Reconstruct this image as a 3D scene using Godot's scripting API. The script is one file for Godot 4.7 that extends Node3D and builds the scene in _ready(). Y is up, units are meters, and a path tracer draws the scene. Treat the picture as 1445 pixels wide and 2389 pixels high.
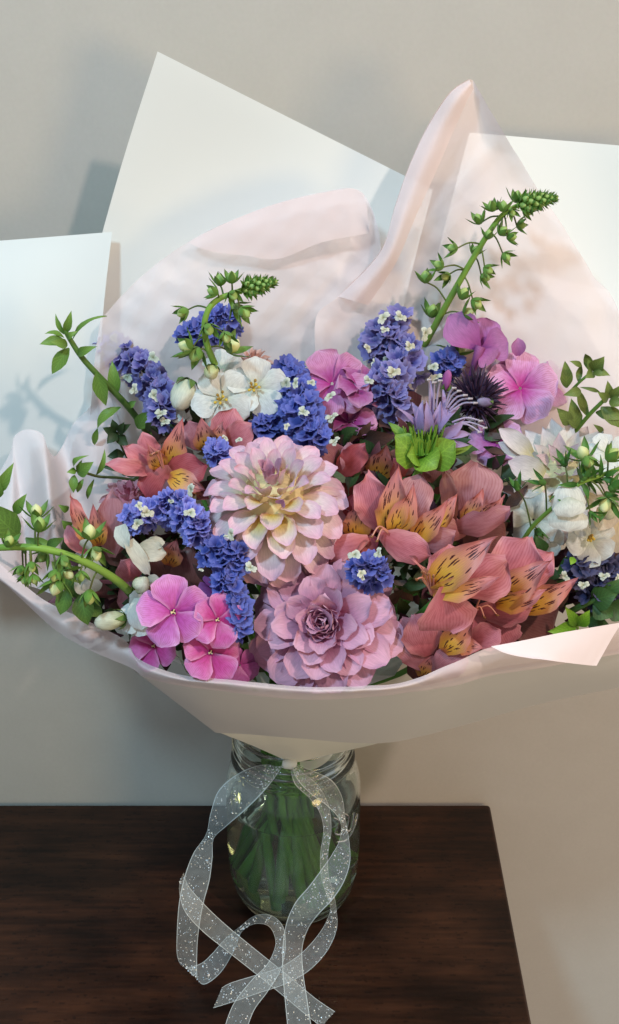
extends Node3D
# A wrapped bouquet in a glass jar on a dark wooden table against a wall, lit by a warm lamp (right) and a cool lamp (left).

const F := 3000.0
const MX := 722.5
const MY := 1194.5
const EYE := Vector3(0, 0.68, 0.82)
const PITCH := 27.0
const JAR := Vector3(-0.0115, 0, 0.10)

var cr := Vector3.RIGHT
var cu := Vector3.UP
var cb := Vector3.BACK
var rng := RandomNumberGenerator.new()
var nz := FastNoiseLite.new()
var nc := FastNoiseLite.new()
var mats := {}
var counts := {}
var Z := 0.2          # depth of the thing being built

# ---------------------------------------------------------------- geometry collector
class M:
	var v := PackedVector3Array()
	var c := PackedColorArray()
	var uv := PackedVector2Array()
	var ix := PackedInt32Array()
	func vert(p: Vector3, col: Color, t: Vector2) -> void:
		v.append(p); c.append(col); uv.append(t)
	func quads(first: int, nu: int, nv: int) -> void:      # a grid of nu x nv vertices, rows along v
		for j in nv - 1:
			for i in nu - 1:
				var a := first + j * nu + i
				ix.append_array(PackedInt32Array([a, a + nu, a + 1, a + 1, a + nu, a + nu + 1]))
	func tri(p: Vector3, q: Vector3, r: Vector3, col: Color) -> void:
		var a := v.size()
		vert(p, col, Vector2.ZERO); vert(q, col, Vector2(1, 0)); vert(r, col, Vector2(0, 1))
		ix.append_array(PackedInt32Array([a, a + 1, a + 2]))
	func mesh(origin := Vector3.ZERO, flip := false) -> ArrayMesh:
		if flip:
			for k in range(0, ix.size(), 3):
				var w := ix[k + 1]
				ix[k + 1] = ix[k + 2]; ix[k + 2] = w
		var n := PackedVector3Array()
		n.resize(v.size())
		for k in range(0, ix.size(), 3):
			var f := (v[ix[k + 2]] - v[ix[k]]).cross(v[ix[k + 1]] - v[ix[k]])
			for e in 3:
				n[ix[k + e]] += f
		# weld the normals of vertices that lie on each other
		var same := {}
		for k in v.size():
			var key := Vector3i((v[k] * 200000.0).round())
			same[key] = same.get(key, Vector3.ZERO) + n[k]
		for k in v.size():
			var s: Vector3 = same[Vector3i((v[k] * 200000.0).round())]
			if s.dot(n[k]) > 0.3 * s.length() * n[k].length():
				n[k] = s.normalized()
			else:
				n[k] = n[k].normalized()
			if n[k].length() < 0.5:
				n[k] = Vector3.UP
		if origin != Vector3.ZERO:
			for k in v.size():
				v[k] -= origin
		var a := []
		a.resize(Mesh.ARRAY_MAX)
		a[Mesh.ARRAY_VERTEX] = v; a[Mesh.ARRAY_NORMAL] = n; a[Mesh.ARRAY_COLOR] = c; a[Mesh.ARRAY_TEX_UV] = uv; a[Mesh.ARRAY_INDEX] = ix
		var m := ArrayMesh.new()
		m.add_surface_from_arrays(Mesh.PRIMITIVE_TRIANGLES, a)
		return m

# ---------------------------------------------------------------- naming and placing
func ray(px: float, py: float) -> Vector3:
	return cr * ((px - MX) / F) + cu * ((MY - py) / F) - cb
func P(px: float, py: float, z: float) -> Vector3:         # the point at depth z (metres from the wall) seen at that place of the photo
	var d := ray(px, py)
	return EYE + d * ((z - EYE.z) / d.z)
func H(px: float, py: float, h: float) -> Vector3:         # the same at height h above the table
	var d := ray(px, py)
	return EYE + d * ((h - EYE.y) / d.y)
func mpp(p: Vector3) -> float:                             # metres per photo pixel there
	return (EYE - p).dot(cb) / F
func zf(px: float, py: float) -> float:                    # the dome of the bouquet
	var ys := [600, 700, 800, 900, 1000, 1100, 1200, 1350, 1475, 1600]
	var zs := [0.06, 0.08, 0.11, 0.145, 0.18, 0.215, 0.242, 0.262, 0.274, 0.282]
	var z: float = zs[-1]
	if py <= ys[0]:
		z = zs[0]
	else:
		for k in ys.size() - 1:
			if py >= ys[k] and py < ys[k + 1]:
				z = lerpf(zs[k], zs[k + 1], (py - ys[k]) / (ys[k + 1] - ys[k]))
				break
	return z - 0.085 * pow((px - 700.0) / 745.0, 2.0)
func num(parent: Node, called: String) -> String:
	var key := "%d/%s" % [parent.get_instance_id(), called]
	var k: int = counts.get(key, 0)
	counts[key] = k + 1
	return called if k == 0 else "%s_%03d" % [called, k]
func tag(o: Node, label: String, category: String, group := "") -> void:
	o.set_meta("label", label)
	o.set_meta("category", category)
	if group:
		o.set_meta("group", group)
func thing(called: String, label: String, category: String, at: Vector3, group := "") -> Node3D:
	var o := Node3D.new()
	o.name = num(self, called)
	o.position = at
	add_child(o, true)
	tag(o, label, category, group)
	return o
func bloom(called: String, label: String, category: String, px: float, py: float, dz := 0.0, group := "") -> Node3D:
	Z = zf(px, py) + dz
	return thing(called, label, category, P(px, py, Z), group)
func gpos(n: Node3D) -> Vector3:
	return n.position if n.get_parent() == self or n == self else n.position + gpos(n.get_parent())
func put(parent: Node3D, called: String, m: M, mat: String, flip := false) -> MeshInstance3D:
	var o := MeshInstance3D.new()
	o.name = num(parent, called)
	o.mesh = m.mesh(Vector3.ZERO if parent == self else gpos(parent), flip)
	o.material_override = mats[mat]
	parent.add_child(o, true)
	return o
func group_of(parent: Node3D, called: String, at: Vector3) -> Node3D:
	var o := Node3D.new()
	o.name = num(parent, called)
	o.position = at - gpos(parent)
	parent.add_child(o, true)
	return o
func use(parent: Node3D, called: String, mesh: Mesh, mat: String, at: Vector3, axis: Vector3, size: float, spin: float) -> MeshInstance3D:
	var o := MeshInstance3D.new()
	o.name = num(parent, called)
	o.mesh = mesh
	o.material_override = mats[mat]
	o.transform = Transform3D(basis_y(axis, spin).scaled(Vector3.ONE * size), at - gpos(parent))
	parent.add_child(o, true)
	return o
func basis_y(axis: Vector3, spin := 0.0) -> Basis:
	var y := axis.normalized()
	var x := y.cross(Vector3.UP if absf(y.y) < 0.9 else Vector3.RIGHT).normalized()
	return Basis(x, y, x.cross(y)).rotated(y, spin)
func col(hex: String) -> Color:
	return Color(hex).srgb_to_linear()
func cols(list: Array) -> Array:
	return list.map(func(h): return col(h))
func toward(x: float, y: float, z: float) -> Vector3:      # right, up and towards the viewer
	return (cr * x + cu * y + cb * z).normalized()

# ---------------------------------------------------------------- curves
func catmull(pts: Array, t: float):
	var n := pts.size() - 1
	var k := clampi(int(t * n), 0, n - 1)
	var f := t * n - k
	var a = pts[maxi(k - 1, 0)]
	var b = pts[k]
	var c = pts[k + 1]
	var d = pts[mini(k + 2, n)]
	return 0.5 * ((2.0 * b) + (c - a) * f + (2.0 * a - 5.0 * b + 4.0 * c - d) * f * f + (3.0 * b - a - 3.0 * c + d) * f * f * f)
func ramp(list: Array, t: float) -> Color:
	var n := list.size() - 1
	if n == 0:
		return list[0]
	var k := clampi(int(t * n), 0, n - 1)
	return (list[k] as Color).lerp(list[k + 1], clampf(t * n - k, 0, 1))

const PROF := {
	"dahlia": [0.42, 0.68, 0.88, 1.0, 1.0, 0.92, 0.70, 0.10],
	"pointed": [0.4, 0.7, 0.93, 1.0, 0.88, 0.62, 0.32, 0.0],
	"round": [0.25, 0.55, 0.82, 0.97, 1.0, 0.94, 0.76, 0.1],
	"phlox": [0.14, 0.32, 0.6, 0.86, 1.0, 1.0, 0.84, 0.15],
	"blunt": [0.32, 0.6, 0.84, 0.97, 1.0, 0.98, 0.86, 0.3],
	"soft": [0.42, 0.7, 0.9, 1.0, 1.0, 0.95, 0.8, 0.22],
	"leaf": [0.12, 0.6, 0.92, 1.0, 0.88, 0.64, 0.34, 0.0],
	"strap": [0.7, 0.9, 1.0, 1.0, 0.95, 0.8, 0.55, 0.05],
	"spat": [0.2, 0.32, 0.55, 0.84, 1.0, 0.95, 0.66, 0.0],
	"thin": [0.6, 0.7, 0.8, 0.9, 1.0, 0.9, 0.6, 0.1],
}

func petal(m: M, base: Vector3, tip: Vector3, nrm: Vector3, hw: float, o: Dictionary) -> void:
	var d := tip - base
	var L := d.length()
	var ax := d / L
	var n := (nrm - ax * nrm.dot(ax)).normalized()
	var s := ax.cross(n)
	var prof: Array = PROF[o.get("prof", "round")]
	var nu: int = o.get("nu", 7)
	var nv: int = o.get("nv", 9)
	var bend: float = o.get("bend", 0.1)
	var curl: float = o.get("curl", 0.0)
	var cup: float = o.get("cup", 0.15)
	var ruf: float = o.get("ruf", 0.03)
	var rough: float = o.get("edge_wave", 0.03)
	var cl: Array = o.get("cols", [Color.WHITE])
	var edge: Color = o.get("edge", Color(0, 0, 0, 0))
	var ph := rng.randf() * 10.0
	var fr := rng.randf_range(4.0, 7.0)
	var bright := rng.randf_range(0.93, 1.05)
	var first := m.v.size()
	for j in nv:
		var t := float(j) / (nv - 1)
		var v := lerpf(t, sin(t * PI / 2), 0.75)
		var w: float = catmull(prof, v)
		w = maxf(w, 0.0) * hw
		for i in nu:
			var u := 2.0 * i / (nu - 1) - 1.0
			var wave := sin(fr * v * 2.0 + ph + u * 1.7) * u * u + 0.6 * sin(fr * 3.1 * v + ph * 1.7 + (0.0 if u < 0 else 2.0)) * absf(u) * u * u
			var p := base + ax * (L * v) + s * (w * u * (1.0 + rough * sin(fr * 4.3 * v + ph * 2.0 + u)))
			p += n * (bend * L * 4.0 * v * (1.0 - v) - curl * L * v * v * v * v)
			p += n * (cup * w * u * u + ruf * L * wave * v)
			var k := ramp(cl, v)
			if edge.a > 0:
				k = k.lerp(edge, clampf(pow(maxf(absf(u), v * v), 3.0), 0, 1) * edge.a)
			m.vert(p, Color(k.r * bright, k.g * bright, k.b * bright), Vector2(0.5 + 0.5 * u, 1.0 - v))
	m.quads(first, nu, nv)

func pp(n: Node3D, called: String, bx: float, by: float, bz: float, tx: float, ty: float, tz: float, hw: float, roll: float, o: Dictionary, mat := "petal") -> MeshInstance3D:
	var b := P(bx, by, Z + bz)
	var t := P(tx, ty, Z + tz)
	var m := M.new()
	petal(m, b, t, cb.rotated((t - b).normalized(), deg_to_rad(roll)), hw * mpp(b), o)
	return put(n, called, m, mat)

func tube(m: M, pts: Array, r0: float, r1: float, sides: int, steps: int, c0: Color, c1: Color) -> void:
	var first := m.v.size()
	var ref := Vector3(0.31, 0.2, 0.93)
	for j in steps + 1:
		var t := float(j) / steps
		var p: Vector3 = catmull(pts, t)
		var q: Vector3 = catmull(pts, minf(t + 0.01, 1.0)) - catmull(pts, maxf(t - 0.01, 0.0))
		var ax := q.normalized()
		ref = (ref - ax * ref.dot(ax)).normalized()
		var y := ax.cross(ref)
		var r := lerpf(r0, r1, t)
		for i in sides + 1:
			var a := TAU * i / sides
			m.vert(p + (ref * cos(a) + y * sin(a)) * r, c0.lerp(c1, t), Vector2(float(i) / sides, t * 4.0))
	m.quads(first, sides + 1, steps + 1)

func lathe(m: M, prof: Array, sides: int, at: Vector3, axis: Vector3, color: Callable) -> void:
	var b := basis_y(axis)
	var first := m.v.size()
	for j in prof.size():
		for i in sides + 1:
			var a := TAU * (i % sides) / sides
			var r: float = prof[j].x
			var p := at + b * Vector3(r * cos(a), prof[j].y, r * sin(a))
			m.vert(p, color.call(float(j) / (prof.size() - 1), a), Vector2(float(i) / sides, float(j) / (prof.size() - 1)))
	m.quads(first, sides + 1, prof.size())

func loft(rows: Array, nu: int, nv: int, crinkle: float, freq: float, color: Callable, smooth := true) -> M:   # rows of equally many points; smooth along and across
	var m := M.new()
	for j in nv:
		var v := float(j) / (nv - 1)
		for i in nu:
			var u := float(i) / (nu - 1)
			var col_pts := []
			for r in rows:
				if smooth:
					col_pts.append(catmull(r, u))
				else:
					var k := clampi(int(u * (r.size() - 1)), 0, r.size() - 2)
					col_pts.append((r[k] as Vector3).lerp(r[k + 1], u * (r.size() - 1) - k))
			var p: Vector3 = catmull(col_pts, v)
			if crinkle > 0:
				# straight, sharp creases in a few directions that come and go, over a slight waviness
				var e := 0.35 * nc.get_noise_3dv(p * freq)
				for k in 7:
					var d := Vector3(cos(k * 1.37 + 0.4), sin(k * 1.37 + 0.4), 0.4 * sin(k * 2.1))
					var w := d.dot(p) * (22.0 + 9.0 * k) * freq / 170.0 + k * 0.37 + 0.25 * nc.get_noise_3dv(p * 60.0 + Vector3(k, 0, 0))
					e += (absf(w - floorf(w) - 0.5) - 0.25) * clampf(nc.get_noise_3dv(p * 130.0 + Vector3(7.0 * k, 3, 0)) * 2.2 + 0.25, 0, 1) * 26.0 / (22.0 + 9.0 * k)
				p += Vector3(0.1 * e, 0.35 * e, 0.9 * e) * crinkle
			m.vert(p, color.call(u, v), Vector2(u, v))
	m.quads(0, nu, nv)
	return m
func row(list: Array) -> Array:                            # px, py, z triples
	return list.map(func(a): return P(a[0], a[1], a[2]))

# ---------------------------------------------------------------- materials
func std(called: String, rough: float, spec: float) -> StandardMaterial3D:
	var m := StandardMaterial3D.new()
	m.resource_name = called
	m.roughness = rough
	m.metallic_specular = spec
	m.vertex_color_use_as_albedo = true
	m.cull_mode = BaseMaterial3D.CULL_DISABLED
	mats[called] = m
	return m

func noise_image(w: int, h: int, f: Callable) -> ImageTexture:
	var im := Image.create(w, h, false, Image.FORMAT_RGB8)
	for y in h:
		for x in w:
			im.set_pixel(x, y, f.call(x, y))
	return ImageTexture.create_from_image(im)

func striped(seed_value: int, deep: bool) -> ImageTexture:            # the inner petal of an alstroemeria: yellow blaze, rose tip, dark dashes
	rng.seed = seed_value
	var w := 96
	var h := 144
	var im := Image.create(w, h, false, Image.FORMAT_RGB8)
	var g := [Color("9c4a38"), Color("e09c30"), Color("f0b844"), Color("ecae58"), Color("de9872"), Color("d68a80"), Color("ce8084"), Color("bc6c74")]
	for y in h:
		var v := 1.0 - float(y) / (h - 1)
		for x in w:
			var u := absf(2.0 * x / (w - 1) - 1.0)
			var c := ramp(g, clampf(v + 0.18 * u * u + 0.05 * nz.get_noise_2d(x * 3.0, y * 0.7), 0, 1))
			c = c.lerp(Color("c4705a"), 0.35 * u * u)
			c = c.darkened(0.05 * (0.5 + 0.5 * sin(x * 1.1 + nz.get_noise_2d(x, y) * 3.0)))
			im.set_pixel(x, y, c)
	var dark := Color("40101a")
	for k in 24:
		var v0 := rng.randf_range(0.10, 0.84)
		var u0 := rng.randf_range(-0.86, 0.86) * lerpf(0.7, 1.0, v0)
		var ln := rng.randf_range(0.04, 0.105)
		var th := rng.randf_range(0.026, 0.048)
		var y0 := int((1.0 - v0 - ln) * h)
		for y in range(maxi(y0, 0), mini(int((1.0 - v0 + ln) * h), h)):
			var s := ((1.0 - float(y) / h) - v0) / ln
			var uc := u0 + u0 * s * ln * 1.1
			var half := th * sqrt(maxf(0, 1.0 - s * s))
			for x in w:
				var u := 2.0 * x / (w - 1) - 1.0
				if absf(u - uc) < half:
					im.set_pixel(x, y, im.get_pixel(x, y).lerp(dark, clampf(1.35 - 0.7 * s * s - 0.25 * absf(u - uc) / half, 0, 0.92)))
	return ImageTexture.create_from_image(im)

func make_materials() -> void:
	nz.seed = 7
	nz.frequency = 0.05
	nc.seed = 12
	nc.frequency = 0.05
	nc.fractal_type = FastNoiseLite.FRACTAL_NONE
	var veins := noise_image(96, 128, func(x, y):
		var n := nz.get_noise_2d(x * 6.0, y * 0.5) * 0.09 + nz.get_noise_2d(x * 0.8, y * 0.5 + 90) * 0.05
		var g := clampf(0.95 + n, 0, 1)
		return Color(g, g, g))
	var m := std("petal", 0.62, 0.32)
	m.albedo_texture = veins
	m.backlight_enabled = true
	m.backlight = Color(0.42, 0.42, 0.42)
	m = std("thin_petal", 0.6, 0.3)
	m.albedo_texture = veins
	m.backlight_enabled = true
	m.backlight = Color(0.7, 0.7, 0.7)
	m = std("rose_petal", 0.45, 0.5)
	m.albedo_texture = noise_image(128, 128, func(x, y):
		var u: float = x / 63.5 - 1.0
		var line: float = pow(0.5 + 0.5 * sin(u * 46.0 / (0.45 + 0.55 * (1.0 - y / 128.0)) + nz.get_noise_2d(x * 0.5, y * 0.6) * 2.0), 3.0)
		var blot: float = nz.get_noise_2d(x * 1.1 + 50, y * 0.7) * 0.14
		var g: float = clampf(0.97 - 0.13 * line + blot, 0, 1)
		return Color(clampf(0.99 - 0.07 * line + blot * 0.6, 0, 1), g, clampf(g + 0.01, 0, 1)))
	m.backlight_enabled = true
	m.backlight = Color(0.5, 0.5, 0.5)
	for k in 3:
		m = std("striped_%d" % k, 0.45, 0.48)
		m.albedo_texture = striped(11 + k, k == 2)
		m.backlight_enabled = true
		m.backlight = Color(0.4, 0.4, 0.4)
	var leafy := noise_image(96, 128, func(x, y):
		var u := absf(x / 47.5 - 1.0)
		var rib := 1.0 if u < 0.05 else 0.0
		var side := pow(0.5 + 0.5 * sin((y * 0.35 + u * 14.0)), 6.0) * 0.10
		var g := clampf(0.88 + 0.12 * rib + side + nz.get_noise_2d(x * 3.0, y * 3.0) * 0.12, 0, 1)
		return Color(g, g, g * 0.96))
	m = std("leaf", 0.5, 0.42)
	m.albedo_texture = leafy
	m.backlight_enabled = true
	m.backlight = Color(0.35, 0.35, 0.35)
	m = std("stem", 0.5, 0.4)
	m = std("bud", 0.5, 0.4)
	m.backlight_enabled = true
	m.backlight = Color(0.25, 0.25, 0.25)
	m = std("calyx", 0.75, 0.22)
	m.backlight_enabled = true
	m.backlight = Color(0.5, 0.5, 0.5)
	m = std("white_paper", 0.75, 0.25)
	m.backlight_enabled = true
	m.backlight = Color(0.22, 0.22, 0.22)
	m = std("tissue", 0.7, 0.25)
	m.transparency = BaseMaterial3D.TRANSPARENCY_ALPHA
	m.backlight_enabled = true
	m.backlight = Color(0.24, 0.24, 0.24)
	m = std("organza", 0.45, 0.4)
	m.transparency = BaseMaterial3D.TRANSPARENCY_ALPHA
	m = std("glitter", 0.25, 0.8)
	m = std("glass", 0.02, 0.5)
	m.vertex_color_use_as_albedo = false
	m.cull_mode = BaseMaterial3D.CULL_BACK
	m.albedo_color = Color(0.95, 0.99, 0.97, 0.02)
	m.refraction_enabled = true
	m.refraction_scale = 0.05
	m = std("water", 0.0, 0.5)
	m.vertex_color_use_as_albedo = false
	m.cull_mode = BaseMaterial3D.CULL_BACK
	m.albedo_color = Color(0.96, 0.99, 0.95, 0.02)
	m.refraction_enabled = true
	m.refraction_scale = 0.033
	# wall paint: a fine roller texture
	m = std("paint", 0.8, 0.3)
	m.vertex_color_use_as_albedo = false
	m.albedo_texture = noise_image(256, 256, func(x, y):
		var n := nz.get_noise_2d(x * 9.0, y * 9.0) * 0.012 + nz.get_noise_2d(x * 0.8, y * 0.8 + 40) * 0.008
		return Color(0.768 + n, 0.742 + n, 0.712 + n))
	m.uv1_triplanar = true
	m.uv1_world_triplanar = true
	m.uv1_scale = Vector3(2.6, 2.6, 2.6)
	# dark stained wood, grain along x
	m = std("wood", 0.42, 0.4)
	m.vertex_color_use_as_albedo = false
	m.albedo_texture = noise_image(768, 512, func(x, y):
		var g := nz.get_noise_2d(x * 0.10, y * 2.6) * 0.9 + nz.get_noise_2d(x * 0.35 + 300, y * 7.0) * 0.6
		var big := nz.get_noise_2d(x * 0.12 + 70, y * 0.35 + 20) * 1.5
		var pore := 1.0 if nz.get_noise_2d(x * 0.8 + 900, y * 14.0) > 0.42 else 0.0
		var t := clampf(0.42 + 0.33 * g + 0.36 * big - 0.3 * pore, 0, 1)
		return Color("150906").lerp(Color("51301f"), t))
	m.roughness_texture = noise_image(256, 256, func(x, y):
		var g := clampf(0.8 + nz.get_noise_2d(x * 0.6, y * 5.0) * 0.25, 0, 1)
		return Color(g, g, g))
	m.uv1_triplanar = true
	m.uv1_world_triplanar = true
	m.uv1_scale = Vector3(1.7, 1.7, 1.7)
	m.uv1_offset = Vector3(0.51, 0.1, 0.2)

# ---------------------------------------------------------------- setting
func box_mesh(m: M, lo: Vector3, hi: Vector3, bev: float) -> void:      # a box with rounded upright and top edges
	var ring := func(inset: float, y: float) -> Array:
		var pts := []
		var r := bev + 0.0005
		for q in 4:
			var cx := (hi.x - r) if q == 0 or q == 3 else (lo.x + r)
			var cz := (hi.z - r) if q < 2 else (lo.z + r)
			for k in 4:
				var a := PI / 2 * q + PI / 2 * k / 3.0
				pts.append(Vector3(cx + (r - inset) * cos(a), y, cz + (r - inset) * sin(a)))
		return pts
	var rings := [ring.call(bev, lo.y), ring.call(0.0, lo.y + bev)]
	for k in 5:
		var a := PI / 2 * k / 4.0
		rings.append(ring.call(bev * (1.0 - cos(a)), hi.y - bev * (1.0 - sin(a))))
	for r in rings:
		for k in 17:
			m.vert(r[k % 16], Color.WHITE, Vector2.ZERO)
	m.quads(0, 17, rings.size())
	for side in 2:
		var r: Array = rings[0] if side == 0 else rings[-1]
		var c := Vector3.ZERO
		for p in r:
			c += p / 16.0
		for k in 16:
			m.tri(c, r[k] if side == 0 else r[(k + 1) % 16], r[(k + 1) % 16] if side == 0 else r[k], Color.WHITE)

func build_setting() -> void:
	var m := M.new()
	box_mesh(m, Vector3(-2.2, -0.78, -0.12), Vector3(2.2, 2.2, 0.0), 0.001)
	var wall := put(self, "wall", m, "paint")
	wall.set_meta("kind", "structure")
	tag(wall, "plain pale greige painted wall behind the bouquet", "wall")
	var t := thing("wooden_table", "dark brown stained wooden table with a rounded corner, under the jar", "table", Vector3(-0.4, -0.72, 0.2))
	m = M.new()
	box_mesh(m, Vector3(-1.0, -0.028, 0.004), Vector3(0.1455, 0.0, 0.44), 0.0025)
	put(t, "tabletop", m, "wood")
	m = M.new()
	box_mesh(m, Vector3(-0.94, -0.10, 0.03), Vector3(0.115, -0.03, 0.41), 0.002)
	put(t, "apron", m, "wood")
	for q in [Vector3(0.09, 0, 0.06), Vector3(0.09, 0, 0.38), Vector3(-0.9, 0, 0.06), Vector3(-0.9, 0, 0.38)]:
		m = M.new()
		box_mesh(m, Vector3(q.x - 0.02, -0.72, q.z - 0.02), Vector3(q.x + 0.02, -0.102, q.z + 0.02), 0.002)
		put(t, "leg", m, "wood")

# ---------------------------------------------------------------- the jar
func build_jar() -> void:
	var t := thing("glass_jar", "clear glass preserving jar with a threaded neck, holding water and flower stems", "jar", JAR)
	var outer := [[0.0, 0.0012], [0.020, 0.0012], [0.033, 0.0002], [0.037, 0.0012], [0.0405, 0.005], [0.0440, 0.013], [0.0464, 0.024], [0.0475, 0.038], [0.0477, 0.060], [0.0477, 0.086], [0.0473, 0.100], [0.0458, 0.110], [0.0432, 0.1165], [0.0412, 0.1195],
		[0.0408, 0.1215], [0.0425, 0.1232], [0.0432, 0.1245], [0.0424, 0.1258], [0.0402, 0.1275], [0.0402, 0.1305], [0.0419, 0.1318], [0.0419, 0.1328], [0.0402, 0.1342], [0.0402, 0.1368], [0.0419, 0.1380], [0.0419, 0.1390], [0.0402, 0.1404], [0.0402, 0.1470], [0.0398, 0.1490], [0.0385, 0.1500]]
	var inner := [[0.0372, 0.1490], [0.0368, 0.147], [0.0368, 0.125], [0.0385, 0.118], [0.0425, 0.109], [0.0442, 0.099], [0.0446, 0.086], [0.0446, 0.045], [0.0436, 0.026], [0.0405, 0.0135], [0.034, 0.0082], [0.02, 0.0072], [0.0, 0.0068]]
	var prof := []
	for p in outer + inner:
		prof.append(Vector2(p[0], p[1]))
	var fine := []
	for k in 121:
		fine.append(catmull(prof, k / 120.0))
	fine[0].x = 0.0; fine[120].x = 0.0
	var m := M.new()
	lathe(m, fine, 72, JAR, Vector3.UP, func(_t, _a): return Color.WHITE)
	fix_out(m, JAR + Vector3(0.046, 0.05, 0))
	put(t, "glass_body", m, "glass")
	# raised script strokes on the right of the shoulder
	m = M.new()
	for s in [[[18, 0.101], [24, 0.095], [20, 0.087], [27, 0.083], [30, 0.092], [26, 0.100]], [[30, 0.099], [36, 0.092], [33, 0.083], [40, 0.080], [44, 0.092]], [[22, 0.078], [34, 0.074], [46, 0.079], [52, 0.086]]]:
		var pts := []
		for q in s:
			var a := deg_to_rad(q[0])
			pts.append(JAR + Vector3(sin(a + 0.3) * 0.0478, q[1], cos(a + 0.3) * 0.0478))
		tube(m, pts, 0.0008, 0.0008, 6, 24, Color.WHITE, Color.WHITE)
	fix_out(m, Vector3.INF)
	put(t, "raised_lettering", m, "glass")
	# water, overlapping the inner wall a little so that no air gap shows
	var wp := [Vector2(0, 0.0066), Vector2(0.02, 0.0070), Vector2(0.0342, 0.0080), Vector2(0.0407, 0.0133), Vector2(0.0438, 0.026), Vector2(0.0448, 0.045), Vector2(0.0448, 0.086), Vector2(0.0447, 0.0905), Vector2(0.0438, 0.0895), Vector2(0.042, 0.0889), Vector2(0, 0.0888)]
	m = M.new()
	lathe(m, wp, 64, JAR, Vector3.UP, func(_t, _a): return Color.WHITE)
	fix_out(m, JAR + Vector3(0.0448, 0.06, 0))
	put(t, "water", m, "water")

func fix_out(m: M, near: Vector3) -> void:                 # turn the winding so that faces look outwards
	var vol := 0.0
	for k in range(0, m.ix.size(), 3):
		vol += m.v[m.ix[k]].dot(m.v[m.ix[k + 1]].cross(m.v[m.ix[k + 2]]))
	if vol > 0:                                             # counter-clockwise outside: turn round
		for k in range(0, m.ix.size(), 3):
			var w := m.ix[k + 1]
			m.ix[k + 1] = m.ix[k + 2]; m.ix[k + 2] = w

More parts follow.
